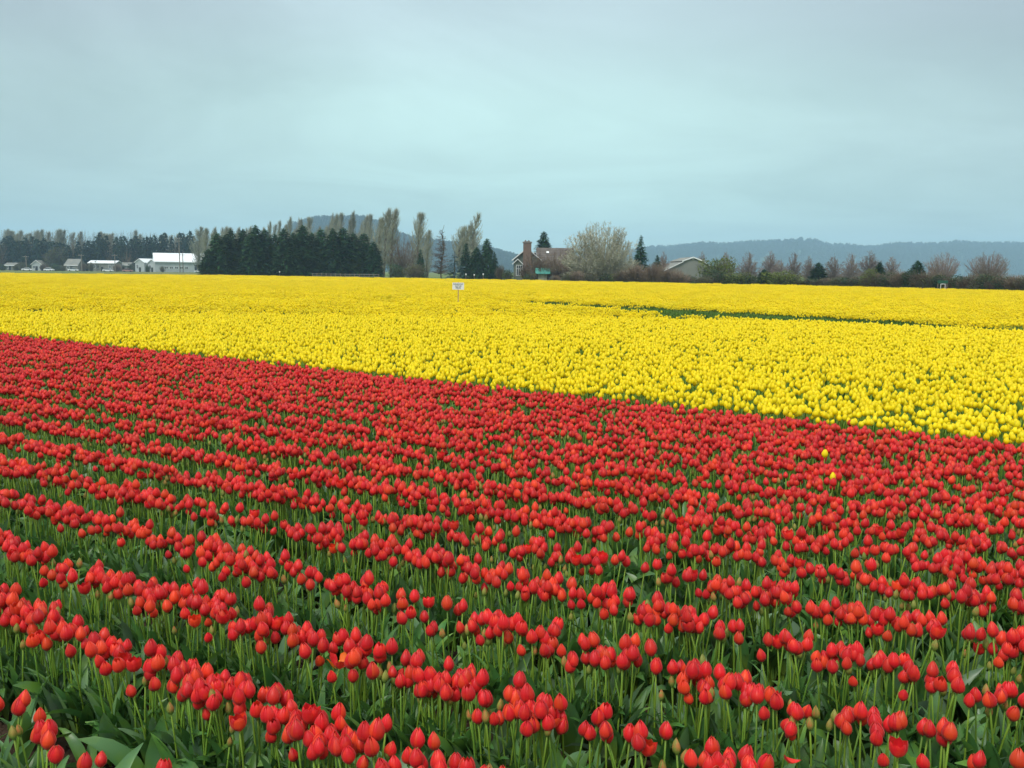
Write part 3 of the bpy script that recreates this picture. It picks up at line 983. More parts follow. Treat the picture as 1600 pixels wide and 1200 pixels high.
def conifer_tree(seed, full=.85, tiers=26, sprays=15, skirt=.02, power=.85, droop=.35, rough=.25, clump=.55):
    """10 m tall conifer, max radius ~2.2 m, needle sprays as small triangles"""
    rr = random.Random(seed); tr, c = MB(), MB()
    H = 10.0; R = 2.2
    tr.tube([(0, 0, 0), (0.03, 0, H * .5), (0, 0.02, H * .97)], [.2, .12, .02], 6)
    ph = [rr.uniform(0, 6.28) for _ in range(4)]
    for t_ in range(tiers):
        s_ = skirt + (1 - skirt) * (t_ / tiers) ** .92
        rad = R * (1 - s_) ** power * (1 - .35 * max(0, .12 - s_) / .12)
        rad *= rr.uniform(1 - rough, 1 + rough * .4)
        nb = max(4, int(sprays * (.35 + rad / R)))
        for b in range(nb):
            a = rr.uniform(0, 6.283)
            lob = 1 + .13 * math.sin(3 * a + ph[0] + s_ * 5) + .09 * math.sin(5 * a + ph[1] - s_ * 9)
            rb = rad * lob * rr.uniform(.72, 1.08) + .12
            z0 = H * s_ + rr.uniform(-.2, .2)
            dirv = Vector((math.cos(a), math.sin(a), 0)); sd = Vector((-math.sin(a), math.cos(a), 0))
            nseg = 2 + int(rb / .45)
            for k2 in range(nseg):
                f = (k2 + .6) / nseg
                if f < 1 - full and rb > .6: continue
                p = dirv * (rb * f) + Vector((0, 0, z0 - droop * rb * f * f + .18 * rb * f))
                for q in range(3):
                    wd = clump * rr.uniform(.35, .75) * (.35 + .65 * min(1, rb)); ln = clump * rr.uniform(.6, 1.15) * (.4 + .6 * min(1, rb))
                    jit = Vector((rr.uniform(-.2, .2), rr.uniform(-.2, .2), rr.uniform(-.18, .18)))
                    o_ = p + jit
                    sl = rr.uniform(-.75, .15)
                    tip = o_ + (dirv * math.cos(sl) + Vector((0, 0, math.sin(sl))) + sd * rr.uniform(-.5, .5)) * ln
                    up_ = Vector((0, 0, rr.uniform(-.5, .5)))
                    c.face([o_ + (sd + up_) * wd * .5, o_ - (sd + up_) * wd * .5, tip])
    for q in range(14):
        z0 = H * rr.uniform(.93, 1.0); a = rr.uniform(0, 6.28)
        c.face([(0.04, 0, z0), (-.04, 0, z0), (.16 * math.cos(a), .16 * math.sin(a), z0 + .12)])
    c.face([(.05, 0, H * .95), (-.05, 0, H * .95), (0, 0, H * 1.02)])
    return tr, c

def shrub(seed, n=1500, leaf=.13, twigs=160, flat=1.0):
    """rounded bush 2 m high, 2.4 m across, many leaf faces round forking twigs"""
    rr = random.Random(seed); st, c = MB(), MB()
    lobes = [(rr.uniform(-.6, .6), rr.uniform(-.5, .5), rr.uniform(.7, 1.35), rr.uniform(.42, .75)) for _ in range(7)]
    for q in range(twigs):
        a = rr.uniform(0, 6.28); el = rr.uniform(.5, 1.5)
        lb = rr.choice(lobes)
        v = rvec(rr); e_ = Vector((lb[0], lb[1], lb[2])) + v * lb[3] * 1.12
        if e_.z < .1: e_.z = .1
        b = Vector((rr.uniform(-.25, .25), rr.uniform(-.25, .25), 0))
        md = b.lerp(e_, .55) + Vector((0, 0, .12))
        st.tube([b, md, e_], [.02, .012, .005], 3)
    for q in range(n):
        lb = rr.choice(lobes); v = rvec(rr) * (rr.uniform(.35, 1) ** .5)
        p = Vector((lb[0], lb[1], lb[2])) + Vector((v.x, v.y, v.z * .95)) * lb[3]
        if q % 3 == 0: p.z *= rr.uniform(.1, .8)
        if p.z < .05: p.z = rr.uniform(.05, .3)
        a, b2 = rvec(rr) * leaf * rr.uniform(.5, 1.1), rvec(rr) * leaf * rr.uniform(.5, 1.1)
        c.face([p, p + a, p + a * .5 + b2])
    return st, c

LIB = {}
def lib(key, fn, twig, bark='bark', hgt=10.0, wid=4.4):
    tr, c = fn
    z = max(v[2] for v in c.V); xs = sorted(v[0] for v in c.V)
    x0, x1 = xs[int(len(xs) * .004)], xs[int(len(xs) * .996)]
    LIB[key] = (tr.mesh('trunk', M[bark]), c.mesh('crown', M[twig]), z, x1 - x0, (x0 + x1) / 2)

for s in range(4): lib(('grove', s), conifer_tree(10 + s, .6, 30, 22, .0, .62, .3, .16, .62), 'con_dark')
for s in range(3): lib(('spruce', s), conifer_tree(20 + s, .6, 32, 20, .02, .85, .45, .25, .5), 'con_dark')
lib(('bluespruce', 0), conifer_tree(31, .8, 15, 11, .03, .8, .35, .2, .5), 'con_blue')
for s in range(4): lib(('farcon', s), conifer_tree(40 + s, .35, 24, 14, .0, .6, .4, .25, 1.0), 'con_far')
for s in range(4): lib(('poplar', s), poplar_tree(50 + s, 1 + s % 3, .5 + .12 * s), 'pop_twig')
for s in range(3): lib(('farpop', s), poplar_tree(60 + s, 1, .6, 1.3), 'pop_twig')
for s in range(3): lib(('greytree', s), env_tree(70 + s, e_vase, 60, .3, .9, .06, 7, 1, .85, .22, .4), 'brown_twig')
lib(('big', 0), env_tree(81, e_round, 820, .10, .55, .055, 26, 2, .62, .42, .05, .55), 'pale_twig')
for s in range(3): lib(('pink', s), env_tree(90 + s, e_cone, 200, .4, .7, .050, 13, 2, .9, .14, .35), 'pink_twig')
for s in range(2): lib(('fan', s), env_tree(100 + s, e_fan, 380, .05, .65, .045, 16, 2, .5, .22, .25, .25), 'pink_twig')
for s in range(2): lib(('brown', s), env_tree(110 + s, e_vase, 200, .10, .75, .042, 12, 2, .5, .22, .3), 'brown_twig')
lib(('larch', 0), env_tree(121, e_larch, 190, .80, .5, .04, 6, 1, .99, .07, .0, -.1), 'brown_twig')
for s in range(3): lib(('green', s), shrub(130 + s, 2600, .12), 'leafgreen')
for s in range(3): lib(('hedge', s), shrub(140 + s, 2600, .12), 'leafdark')
for s in range(3): lib(('olive', s), shrub(150 + s, 1500, .11, 420), 'leafolive')
for s in range(3): lib(('thicket', s), shrub(160 + s, 500, .09, 900), 'brown_twig', 'brown_twig')

NAMES = {'grove': ('conifer_tree', 'tree'), 'spruce': ('spruce_tree', 'tree'), 'bluespruce': ('blue_spruce', 'tree'), 'farcon': ('conifer_tree', 'tree'),
         'poplar': ('poplar_tree', 'tree'), 'farpop': ('poplar_tree', 'tree'), 'greytree': ('bare_tree', 'tree'), 'big': ('bare_tree', 'tree'), 'pink': ('bare_tree', 'tree'),
         'fan': ('bare_tree', 'tree'), 'brown': ('bare_tree', 'tree'), 'larch': ('bare_tree', 'tree'),
         'green': ('green_shrub', 'shrub'), 'hedge': ('dark_shrub', 'shrub'), 'olive': ('olive_shrub', 'shrub'), 'thicket': ('bare_shrub', 'shrub')}
def tree(kind, var, px, top, wpx, D, label, group=None, rz=None, mirror=False):
    tr, c, h, wd, xo = LIB[kind, var % sum(1 for q in LIB if q[0] == kind)]
    g_ = at(px, 430, D); tp = at(px, top, D)
    sz_ = tp.z / h
    sx = wpx * D / F_PX / wd
    if rz is None: rz = random.uniform(-.5, .5)
    nm, cat = NAMES[kind]
    t = empty(nm, (g_.x - xo * sx, D, -0.03), rz, (sx * (-1 if mirror else 1), (sx + sz_) / 2 if kind not in ('big',) else sx, sz_))
    tag(t, label, cat, group)
    shr = cat == 'shrub'
    link('stems' if shr else 'trunk', tr, t)
    link('foliage' if shr and kind != 'thicket' else 'crown', c, t)
    return t

# --- far treeline on the left, behind the farm buildings
def where(px):
    if px < 45: return 'left of the small white cottage'
    if px < 95: return 'behind the small white cottage'
    if px < 130: return 'behind the grey shed'
    if px < 190: return 'behind the long low building'
    if px < 240: return 'behind the two white gables'
    return 'behind the big white barn'
x = -60
i = 0
while x < 330:
    tp = 356 + 3.0 * math.sin(x * .05) + random.uniform(-3, 5) + (2 if x > 70 else 0) + (4 if x > 210 else 0)
    tree('farpop' if random.random() < .5 else 'greytree', i, x, tp, random.uniform(14, 20), 470 + random.uniform(-12, 12),
         'bare grey tree %s' % where(x), 'bare trees in the far treeline')
    x += random.uniform(4.0, 6.0); i += 1
x = -60
while x < 322:
    thin_ = 72 < x < 146
    tp = 371 + random.uniform(-7, 5) + (8 if thin_ else 0) - (4 if 150 < x < 200 else 0)
    if 236 < x < 300: tp = random.choice([358, 361, 364, 368])
    tree('farcon' if random.random() < (.35 if thin_ else .78) else 'greytree', i, x, tp, random.uniform(17, 23), 448 + random.uniform(-10, 8),
         ('dark far conifer %s' % where(x)) if not thin_ else ('brownish far tree %s' % where(x)), 'dark trees in the far treeline')
    x += random.uniform(4.5, 6.5); i += 1
tree('farpop', 1, 312, 351, 26, 400, 'rounded pale bare tree rising just behind the left end of the conifer grove')
tree('olive', 0, 90, 385, 34, 436, 'olive leafy tree between the small cottage and the grey shed', None)
tree('greytree', 1, 201, 385, 26, 437, 'brown bare tree between the long low building and the white gables')
tree('olive', 1, 33, 408, 14, 430, 'low olive bush beside the small white cottage')
tree('hedge', 0, 152, 407, 12, 425, 'dark bush in front of the long low building')

for px_, tp_, wd_, kd_, lb_ in ((4, 412, 14, 'hedge', 'dark bush at the left edge beside the low grey outbuilding'), (27, 413, 12, 'olive', 'olive bush right of the low grey outbuilding'), (47, 413, 8, 'hedge', 'small dark bush against the left wall of the white cottage'),
        (68, 412, 14, 'thicket', 'brown bare bush right of the white cottage'), (88, 411, 18, 'hedge', 'dark bush between the white cottage and the grey-roofed shed'), (99, 414, 10, 'olive', 'olive bush at the left wall of the grey-roofed shed'),
        (131, 411, 12, 'thicket', 'brown bush at the foot of the middle utility pole'), (143, 409, 10, 'olive', 'olive bush at the left end of the long low building'), (184, 412, 12, 'thicket', 'brown bush at the right end of the long low building'),
        (204, 411, 10, 'hedge', 'dark bush left of the two white gables'), (231, 414, 8, 'hedge', 'small dark bush between the two white gables'), (254, 415, 10, 'olive', 'olive bush against the gable end of the big white barn')):
    tree(kd_, int(px_), px_, tp_, wd_, 408, lb_)

# --- pale poplars behind the grove
for i, (px, tp, wd) in enumerate([(324, 353, 12), (334, 352, 12), (343, 352, 11), (352, 350, 12), (361, 352, 12), (371, 352, 12), (380, 353, 12), (389, 350, 12), (398, 353, 13), (408, 352, 12),
                                   (422, 342, 8), (431, 347, 8), (437, 341, 8), (450, 335, 12), (463, 337, 10), (470, 338, 9), (483, 335, 14), (495, 350, 12), (514, 329, 12), (523, 329, 12), (533, 328, 11),
                                   (549, 326, 13), (560, 345, 10), (570, 331, 12), (578, 330, 11)]):
    tree('poplar' if wd > 9 else 'farpop', i, px, tp, wd * 1.5, 330 + (i * 37 % 13), 'pale bare poplar behind the dark conifer grove' if tp > 340 else 'tall bare poplar rising above the conifer grove',
         'bare poplars behind the conifer grove', mirror=False)

# --- dark conifer grove
GR = [(326, 388, 26), (340, 362, 34), (352, 366, 30), (362, 357, 32), (381, 356, 32), (391, 364, 30), (400, 350, 34), (416, 357, 32), (430, 364, 30), (444, 355, 32), (458, 362, 30), (474, 350, 38),
      (488, 362, 30), (502, 356, 32), (520, 355, 32), (537, 354, 34), (552, 362, 32), (568, 363, 34), (583, 376, 28)]
for i, (px, tp, wd) in enumerate(GR):
    lb = {0: 'low conifer at the left end of the dark grove', 1: 'tall conifer near the left end of the grove, beside the white barn', 6: 'pointed conifer, tallest of the left half of the grove',
          11: 'broad conifer, the tallest in the middle of the grove', 17: 'bushy conifer near the right end of the grove', 18: 'lowest conifer at the right end of the grove'}.get(i, 'dense dark green conifer inside the grove at the field edge')
    tree('grove', i, px, tp, wd * 1.25, 212 + (i * 29 % 9), lb, 'conifers of the dark grove')

# --- group right of the grove
tree('poplar', 1, 599, 321, 31, 236, 'tallest bare poplar, left of the pair beside the grove', 'tall bare poplars')
tree('poplar', 3, 613, 320, 26, 240, 'tall bare poplar, right of the pair beside the grove', 'tall bare poplars')
tree('poplar', 0, 655, 327, 29, 232, 'slender bare poplar above the dark narrow conifer', 'tall bare poplars')
tree('farpop', 1, 668, 356, 22, 230, 'shorter bare poplar leaning against the slender one', 'tall bare poplars')
tree('poplar', 2, 730, 328, 44, 238, 'broad bare poplar standing alone behind the blue spruce', 'tall bare poplars')
tree('brown', 0, 628, 362, 46, 228, 'brownish bare tree between the poplars right of the grove')
tree('greytree', 0, 645, 368, 24, 250, 'grey bare tree behind the slender poplar')
tree('hedge', 1, 620, 411, 30, 205, 'round dark green bush at the field edge right of the grove')
tree('olive', 1, 646, 409, 34, 203, 'olive bush between the round dark bush and narrow conifer')
tree('spruce', 1, 658, 388, 20, 207, 'narrow dark conifer under the slender poplar')
tree('larch', 0, 690, 357, 34, 215, 'thin leafless larch with bare side branches', None)
tree('bluespruce', 0, 711, 391, 34, 205, 'blue spruce with pale tiered branches')
tree('spruce', 0, 728, 378, 28, 212, 'dark conifer behind the blue spruce')
tree('grove', 2, 744, 385, 34, 208, 'leafy dark conifer right of the blue spruce')
tree('grove', 1, 760, 371, 30, 214, 'tallest dark conifer of the clump left of the house')
tree('spruce', 2, 773, 392, 18, 210, 'small dark conifer on the right edge of the clump')
tree('thicket', 0, 782, 412, 14, 206, 'scrubby bare bush left of the house')
tree('hedge', 2, 795, 419, 20, 187, 'round green bush at the left corner of the house')

# --- round the house
tree('grove', 3, 849, 360, 34, 214, 'dark rounded conifer rising behind the house roof')
tree('brown', 1, 834, 390, 34, 185, 'reddish bare shrub tree beside the chimney')
tree('brown', 0, 872, 388, 44, 182, 'brown bare tree in front of the house roof')
tree('thicket', 0, 822, 410, 20, 184, 'bare brown shrub at the foot of the chimney')
tree('thicket', 1, 848, 401, 40, 183, 'bare brown shrub in front of the house roof')
tree('thicket', 2, 900, 400, 40, 180, 'bare brown shrub left of the big pale tree')
tree('big', 0, 936, 343, 106, 172, 'large round bare tree with pale twigs right of the house')
tree('brown', 1, 897, 380, 36, 186, 'small twiggy tree between the house and the big pale tree')
tree('spruce', 0, 1000, 366, 31, 176, 'dark pointed spruce right of the big pale tree')
tree('spruce', 2, 1027, 397, 26, 176, 'small dark conifer beside the pointed spruce')
tree('pink', 0, 1036, 391, 26, 186, 'bare shrub tree between the small conifer and the grey building')
for i, (px, tp, wd, kd) in enumerate([(826, 427, 16, 'hedge'), (832, 424, 12, 'olive'), (868, 430, 16, 'thicket'), (886, 426, 18, 'olive'), (905, 422, 26, 'thicket'), (924, 424, 24, 'olive'), (950, 426, 26, 'hedge'), (965, 425, 26, 'green'), (990, 424, 28, 'olive')]):
    tree(kd, i, px, tp, wd * 1.1, 170 - i * .8, 'low shrub at the field edge ' + ('in front of the house' if px < 895 else 'under the big pale tree'), 'low shrubs along the field edge')
for i, (px, tp, wd) in enumerate([(975, 418, 34), (1000, 412, 38), (1022, 410, 36), (1046, 416, 32), (1064, 424, 28)]):
    tree('thicket', i, px, tp, wd * 1.2, 152 - i * 3, 'brown leafless thicket below the dark pointed spruce' if px < 1035 else 'brown leafless thicket in front of the grey building', 'brown thickets left of the grey building')

# --- right side
tree('green', 1, 1120, 399, 58, 158, 'large yellow-green bush against the grey building')
tree('hedge', 0, 1078, 428, 26, 141, 'dark green bush below the gable of the grey building')
for i, (px, tp, wd, kd, lb) in enumerate([(1122, 419, 44, 'hedge', 'dark green hedge bush right of the grey building'), (1150, 424, 40, 'green', 'fresh green hedge bush between two dark ones'), (1176, 427, 34, 'hedge', 'dark hedge bush beneath the bare trees'),
                                           (1194, 420, 24, 'grove', 'small dark rounded conifer in the green hedge'), (1215, 421, 44, 'green', 'bright green hedge bush, the largest of the low hedge'), (1238, 427, 34, 'green', 'green hedge bush at the right end of the low hedge'),
                                           (1098, 431, 26, 'olive', 'olive bush under the large yellow-green bush')]):
    tree(kd, i, px, tp, wd * 1.15, 140 - i * .6, lb, 'bushes of the low green hedge')
for i, (px, tp, wd) in enumerate([(1096, 392, 20), (1133, 388, 22), (1168, 392, 32), (1203, 391, 28), (1218, 402, 26), (1239, 393, 28), (1263, 399, 20), (1301, 396, 32), (1328, 394, 26), (1358, 391, 38), (1392, 396, 28)]):
    lb = ['behind the yellow-green bush', 'behind the yellow-green bush', 'with a conical crown, right of the yellow-green bush', 'above the bright green hedge bush', 'between two taller bare ones', 'above the end of the green hedge',
          'left of the round dark conifer', 'right of the round dark conifer', 'narrow and upright, fourth from the right hedge', 'broad, behind the two-tone bushes', 'between the two small round conifers'][i]
    tree('pink', i, px, tp - 1, wd * 1.3, 215 + (i * 17 % 11), 'reddish-grey bare tree %s' % lb, 'bare trees in front of the blue hill')
tree('grove', 0, 1278, 409, 36, 160, 'round dark conifer standing apart from the hedges')
tree('grove', 3, 1374, 408, 24, 142, 'small round dark conifer behind the bright green bush')
tree('grove', 2, 1432, 406, 34, 142, 'small dark conifer rising from the right hedge')
tree('green', 2, 1359, 417, 24, 128, 'bright green bush in the brown hedge')
tree('fan', 0, 1471, 392, 46, 160, 'reddish bare fan-shaped tree left of the larger one')
tree('fan', 1, 1546, 391, 58, 150, 'larger reddish bare fan-shaped tree near the right edge')
i = 0
x = 1262
while x < 1690:
    tp = np.interp(x, [1262, 1340, 1380, 1410, 1440, 1470, 1500, 1560, 1700], [436, 432, 424, 421, 421, 426, 427, 428, 426]) + random.uniform(-2, 2)
    D_ = np.interp(x, [1262, 1600, 1700], [138, 106, 98])
    kd = ['thicket', 'hedge', 'thicket', 'olive', 'hedge'][i % 5]
    lb = 'brown and green hedge bush %s' % ('right of the round dark conifer' if x < 1350 else 'below the small dark conifers' if x < 1450 else 'beside the white frame' if x < 1510 else 'under the larger fan-shaped tree' if x < 1585 else 'at the right edge of the picture')
    tree(kd, i, x, tp, random.uniform(38, 50), D_, lb, 'bushes of the long right hedge')
    x += random.uniform(13, 18); i += 1

# --- rough grass verge along the far field edge
def grass_tuft(seed, mt, n=30, h=(.25, .6)):
    rr = random.Random(seed); mb = MB()
    for q in range(n):
        x_, y_, a = rr.uniform(-.6, .6), rr.uniform(-.4, .4), rr.uniform(0, 6.28)
        hh = rr.uniform(*h); wd = .03
        mb.face([(x_ - wd * math.sin(a), y_ + wd * math.cos(a), 0), (x_ + wd * math.sin(a), y_ - wd * math.cos(a), 0), (x_ + .15 * math.cos(a), y_ + .15 * math.sin(a), hh)])
    return mb.mesh('tuft', mt)
VG = []
for x in np.arange(-150, 75, .55):
    for d in (2.6, 3.6, 4.8, 6.5, 9, 12):
        VG.append((x + random.uniform(-.4, .4), float(edge_y(x)) + d + random.uniform(-.5, .5) + (4 if x > 38 else 0), -.03))
VG = np.array(VG)
gt = proto_collection('verge', [grass_tuft(1, M['drygrass']), grass_tuft(2, M['drygrass'], 26, (.2, .5)), grass_tuft(3, M['grassblade']), grass_tuft(4, M['grassblade'], 30, (.2, .45))])
scatter('verge_grass', gt, VG, zr(len(VG)), RNG.uniform(.8, 1.4, len(VG)), np.where(vnoise(VG[:, 0] * .08, VG[:, 1] * .3) > .5, RNG.integers(0, 2, len(VG)), RNG.integers(2, 4, len(VG))), 'rough grass verge between the tulip field and the trees', 'grass')

# ------------------------------------------------------------------ buildings
def window(parent, x0, x1, z0, z1, y, cols=2, rows_=1, ft=.07, name='window'):
    """framed window proud of a wall whose face is y (looking towards -y)"""
    mb = MB(); mb.box(x0, x1, y - .03, y - .005, z0, z1)
    g_ = mb.build(name, M['glass'], parent)
    fr = MB()
    fr.box(x0 - ft, x0, y - .07, y - .002, z0 - ft, z1 + ft); fr.box(x1, x1 + ft, y - .07, y - .002, z0 - ft, z1 + ft)
    fr.box(x0, x1, y - .07, y - .002, z1, z1 + ft); fr.box(x0, x1, y - .09, y - .002, z0 - ft, z0)
    for c in range(1, cols):
        xc = x0 + (x1 - x0) * c / cols; fr.box(xc - ft * .45, xc + ft * .45, y - .06, y - .031, z0, z1)
    for r in range(1, rows_):
        zc = z0 + (z1 - z0) * (r / rows_ if rows_ > 2 else .66); 
        fr.box(x0, x1, y - .0655, y - .0605, zc - ft * .4, zc + ft * .4)
    fr.build('frame', M['white'], g_)
    return g_

def gable_roof(parent, x0, x1, y0, y1, ze, zr_, mt, axis='y', over=.35, th=.14, trim=None, name='roof'):
    """pitched roof: ridge along axis; trim adds bargeboards"""
    mb = MB()
    if axis == 'y':
        xm = (x0 + x1) / 2; k_ = (zr_ - ze) / (xm - x0)
        a, b = x0 - over, x1 + over; za = ze - over * k_
        poly = [(a, za), (xm, zr_), (b, za), (b, za + th), (xm, zr_ + th), (a, za + th)]
        mb.prism(poly, y0 - over, y1 + over)
        r_ = mb.build(name, mt, parent)
        if trim:
            for s_ in ((a, xm), (b, xm)):
                t_ = MB(); t_.prism([(s_[0], za - .05), (s_[1], zr_ - .05), (s_[1], zr_ + th + .02), (s_[0], za + th + .02)], y0 - over - .06, y0 - over - .004)
                t_.build('bargeboard', trim, r_)
    else:
        ym = (y0 + y1) / 2; k_ = (zr_ - ze) / (ym - y0)
        a, b = y0 - over, y1 + over; za = ze - over * k_
        poly = [(a, za), (ym, zr_), (b, za), (b, za + th), (ym, zr_ + th), (a, za + th)]
        mb.prism_x(poly, x0 - over, x1 + over)
        r_ = mb.build(name, mt, parent)
        if trim:
            t_ = MB(); t_.box(x0 - over, x1 + over, a - .06, a - .004, za - .12, za + th); t_.build('fascia', trim, r_)
    return r_

def gable_walls(parent, x0, x1, y0, y1, ze, zr_, mt, axis='y', name='wall'):
    mb = MB()
    if axis == 'y':
        xm = (x0 + x1) / 2; mb.prism([(x0, 0), (x1, 0), (x1, ze), (xm, zr_), (x0, ze)], y0, y1)
    else:
        ym = (y0 + y1) / 2; mb.prism_x([(y0, 0), (y1, 0), (y1, ze), (ym, zr_), (y0, ze)], x0, x1)
    return mb.build(name, mt, parent)

def farmhouse():
    D = 190.0; s_ = D / F_PX
    o = at(823, 430, D)
    zf = lambda py: at(823, py, D).z
    X = lambda px: (px - 823) * s_
    t = empty('farmhouse', (o.x, D, 0)); tag(t, 'farmhouse with a brick chimney, brown roof and white-trimmed gables', 'house')
    # front gable wing
    gable_walls(t, X(803), X(843), 0, 9, zf(405), zf(388), M['housewall'], 'y')
    gable_roof(t, X(803), X(843), 0, 9, zf(405), zf(388), M['shingle'], 'y', .45, .16, M['white'])
    # long wing to the right
    gable_walls(t, X(843) + .01, X(895), 1.5, 8.5, zf(417), zf(388), M['housewall'], 'x')
    r_ = gable_roof(t, X(841), X(895), 1.5, 8.5, zf(417), zf(387), M['shingle'], 'x', .4, .16, M['white'])
    # skylight on the front slope of the long wing
    zs = zf(391); k_ = (zf(387) - zf(417)) / 3.5
    ysl = 1.5 + (zs - zf(417)) / k_
    mb = MB(); n_ = Vector((0, -k_, 1)).normalized()
    p0 = Vector((X(854), ysl - .55, zf(417) + k_ * (ysl - .55 - 1.5))) ; p1 = Vector((X(858), ysl - .55, p0.z)); up = Vector((0, .34, k_ * .34))
    b = [p0 + n_ * .19, p1 + n_ * .19, p1 + up + n_ * .19, p0 + up + n_ * .19]
    c = [q + n_ * .1 for q in b]
    mb.face([b[0], b[3], b[2], b[1]]); mb.face(c)
    for q in range(4): mb.face([b[q], b[(q + 1) % 4], c[(q + 1) % 4], c[q]])
    mb.build('skylight', M['white'], r_)
    # shingle courses on the long roof
    mb = MB()
    for q in range(1, 11):
        f = q / 11
        y_ = 1.1 + f * 3.8; z_ = zf(417) + k_ * (y_ - 1.5) + .165
        mb.box(X(841) - .38, X(895) + .38, y_ - .02, y_ + .02, z_, z_ + .03)
    mb.build('shingle_course', M['shingle'], r_)
    # chimney
    ch = MB(); ch.box(X(817), X(829.5), -.9, -.002, 0, zf(380)); chm = ch.build('chimney', M['brick'], t)
    cc = MB(); cc.box(X(816), X(830.5), -1.0, .12, zf(380) + .002, zf(378)); cc.box(X(818.5), X(828), -.85, -.05, zf(378) + .002, zf(377)); cc.build('chimney_cap', M['concrete'], chm)
    for px in (820.5, 825.5):
        cp_ = MB(); cp_.tube([(X(px), -.45, zf(377)), (X(px), -.45, zf(375.3))], [.14, .12], 8); cp_.build('chimney_pot', M['brick'], chm)
    mb = MB()   # mortar courses
    for q in range(1, 34):
        z_ = q * (zf(380) / 34); mb.box(X(817) - .004, X(829.5) + .004, -.906, -.9, z_, z_ + .03)
    mb.build('mortar_course', M['concrete'], chm)
    # bay with its own small gable
    gable_walls(t, X(802.5), X(816.6), -1.6, -.003, zf(411.5), zf(404.5), M['housewall'], 'y', 'bay')
    gable_roof(t, X(802.5), X(815), -1.6, -.2, zf(411.5), zf(405.5), M['shingle'], 'y', .3, .12, M['white'], 'bay_roof')
    # bay window: three tall lights with small top lights
    wdt = (X(816) - X(806.5)) / 3
    for q in range(3):
        x0 = X(806.6) + q * wdt
        window(t, x0 + .06, x0 + wdt - .06, zf(430), zf(415), -1.6, 1, 2, .09)
    for (a, b, z0, z1, y) in ((820.8, 822, 429, 421, -.0), (823.5, 825.5, 429, 421, -.0)):
        pass
    for (a, b) in ((831, 833), (834.5, 836.5)): window(t, X(a), X(b), zf(429), zf(421), 0, 1, 2, .08)
    for q in range(3):
        x0 = X(863) + q * (X(872) - X(863)) / 3
        window(t, x0 + .07, x0 + (X(872) - X(863)) / 3 - .07, zf(431), zf(422.5), 1.5, 1, 1, .1)
    for (a, b) in ((878.5, 881), (883, 886.5)): window(t, X(a), X(b), zf(428), zf(424), 1.5, 1, 1, .1)
    window(t, X(824) - 0.0 + 0.95, X(824) + 1.9, zf(401), zf(395), 0, 2, 1, .07)
farmhouse()

def shed():
    D = 181.0; s_ = D / F_PX; o = at(848, 430, D); zf = lambda py: at(848, py, D).z
    t = empty('garden_shed', (o.x, D, 0)); tag(t, 'little beige shed with a teal roof in front of the farmhouse', 'shed')
    w2 = 6.8 * s_
    gable_walls(t, -w2, w2, 0, 2.2, zf(425), zf(420), M['beige'], 'x')
    gable_roof(t, -w2, w2, 0, 2.2, zf(425), zf(419.5), M['teal'], 'x', .62, .1, None)
    mb = MB(); mb.box(-.42, .42, -.05, -.004, .05, zf(427)); d_ = mb.build('door', M['beige'], t)
    mb = MB(); mb.box(.28, .33, -.09, -.052, .95, 1.05); mb.build('handle', M['dark'], d_)
    for x_ in (-.46, .44): 
        mb = MB(); mb.box(x_, x_ + .03, -.06, -.003, .05, zf(427)); mb.build('door_trim', M['greywall'], t)
shed()

def grey_building():
    D = 178.0; s_ = D / F_PX; o = at(1082, 430, D); zf = lambda py: at(1082, py, D).z; X = lambda px: (px - 1082) * s_
    t = empty('grey_building', (o.x, D, 0)); tag(t, 'grey gabled farm building with a lower lean-to roof beside the yellow-green bush', 'barn')
    gable_walls(t, X(1067), X(1097), 0, 14, zf(408), zf(402.5), M['greywall'], 'y')
    gable_roof(t, X(1067), X(1097), 0, 14, zf(408), zf(402.5), M['greyroof'], 'y', .25, .16, M['white'])
    for sgn, xe, nm in ((-1, 1040, 'lean_to'), (1, 1124, 'lean_to')):
        xi = 1067 if sgn < 0 else 1097
        zi, ze_ = zf(410.0), zf(423.5)
        mb = MB(); mb.prism(([(X(xe), 0), (X(xi) - .004, 0), (X(xi) - .004, zi), (X(xe), ze_)] if sgn < 0 else [(X(xi) + .004, 0), (X(xe), 0), (X(xe), ze_), (X(xi) + .004, zi)]), .02, 13.98)
        mb.build(nm, M['greywall'], t)
        a, b = (X(xe) - .3, X(xi) - .006) if sgn < 0 else (X(xe) + .3, X(xi) + .006)
        mb = MB(); mb.prism([(a, ze_ - .1), (b, zi + .02), (b, zi + .17), (a, ze_ + .06)] if sgn < 0 else [(b, zi + .02), (a, ze_ - .1), (a, ze_ + .06), (b, zi + .17)], -.25, 14.2)
        rf = mb.build('lean_to_roof', M['greyroof'], t)
        mb = MB(); mb.prism([(a, ze_ - .06), (b, zi + .05), (b, zi + .19), (a, ze_ + .08)] if sgn < 0 else [(b, zi + .05), (a, ze_ - .06), (a, ze_ + .08), (b, zi + .19)], -.31, -.254)
        mb.build('bargeboard', M['white'], rf)
    mb = MB(); mb.box(X(1103), X(1109), -.03, .016, 0.02, zf(426)); mb.build('door', M['whitewall'], t)
    mb = MB(); mb.box(-.25, .25, -.05, -.004, zf(405), zf(403.6)); mb.build('vent', M['white'], t)
grey_building()

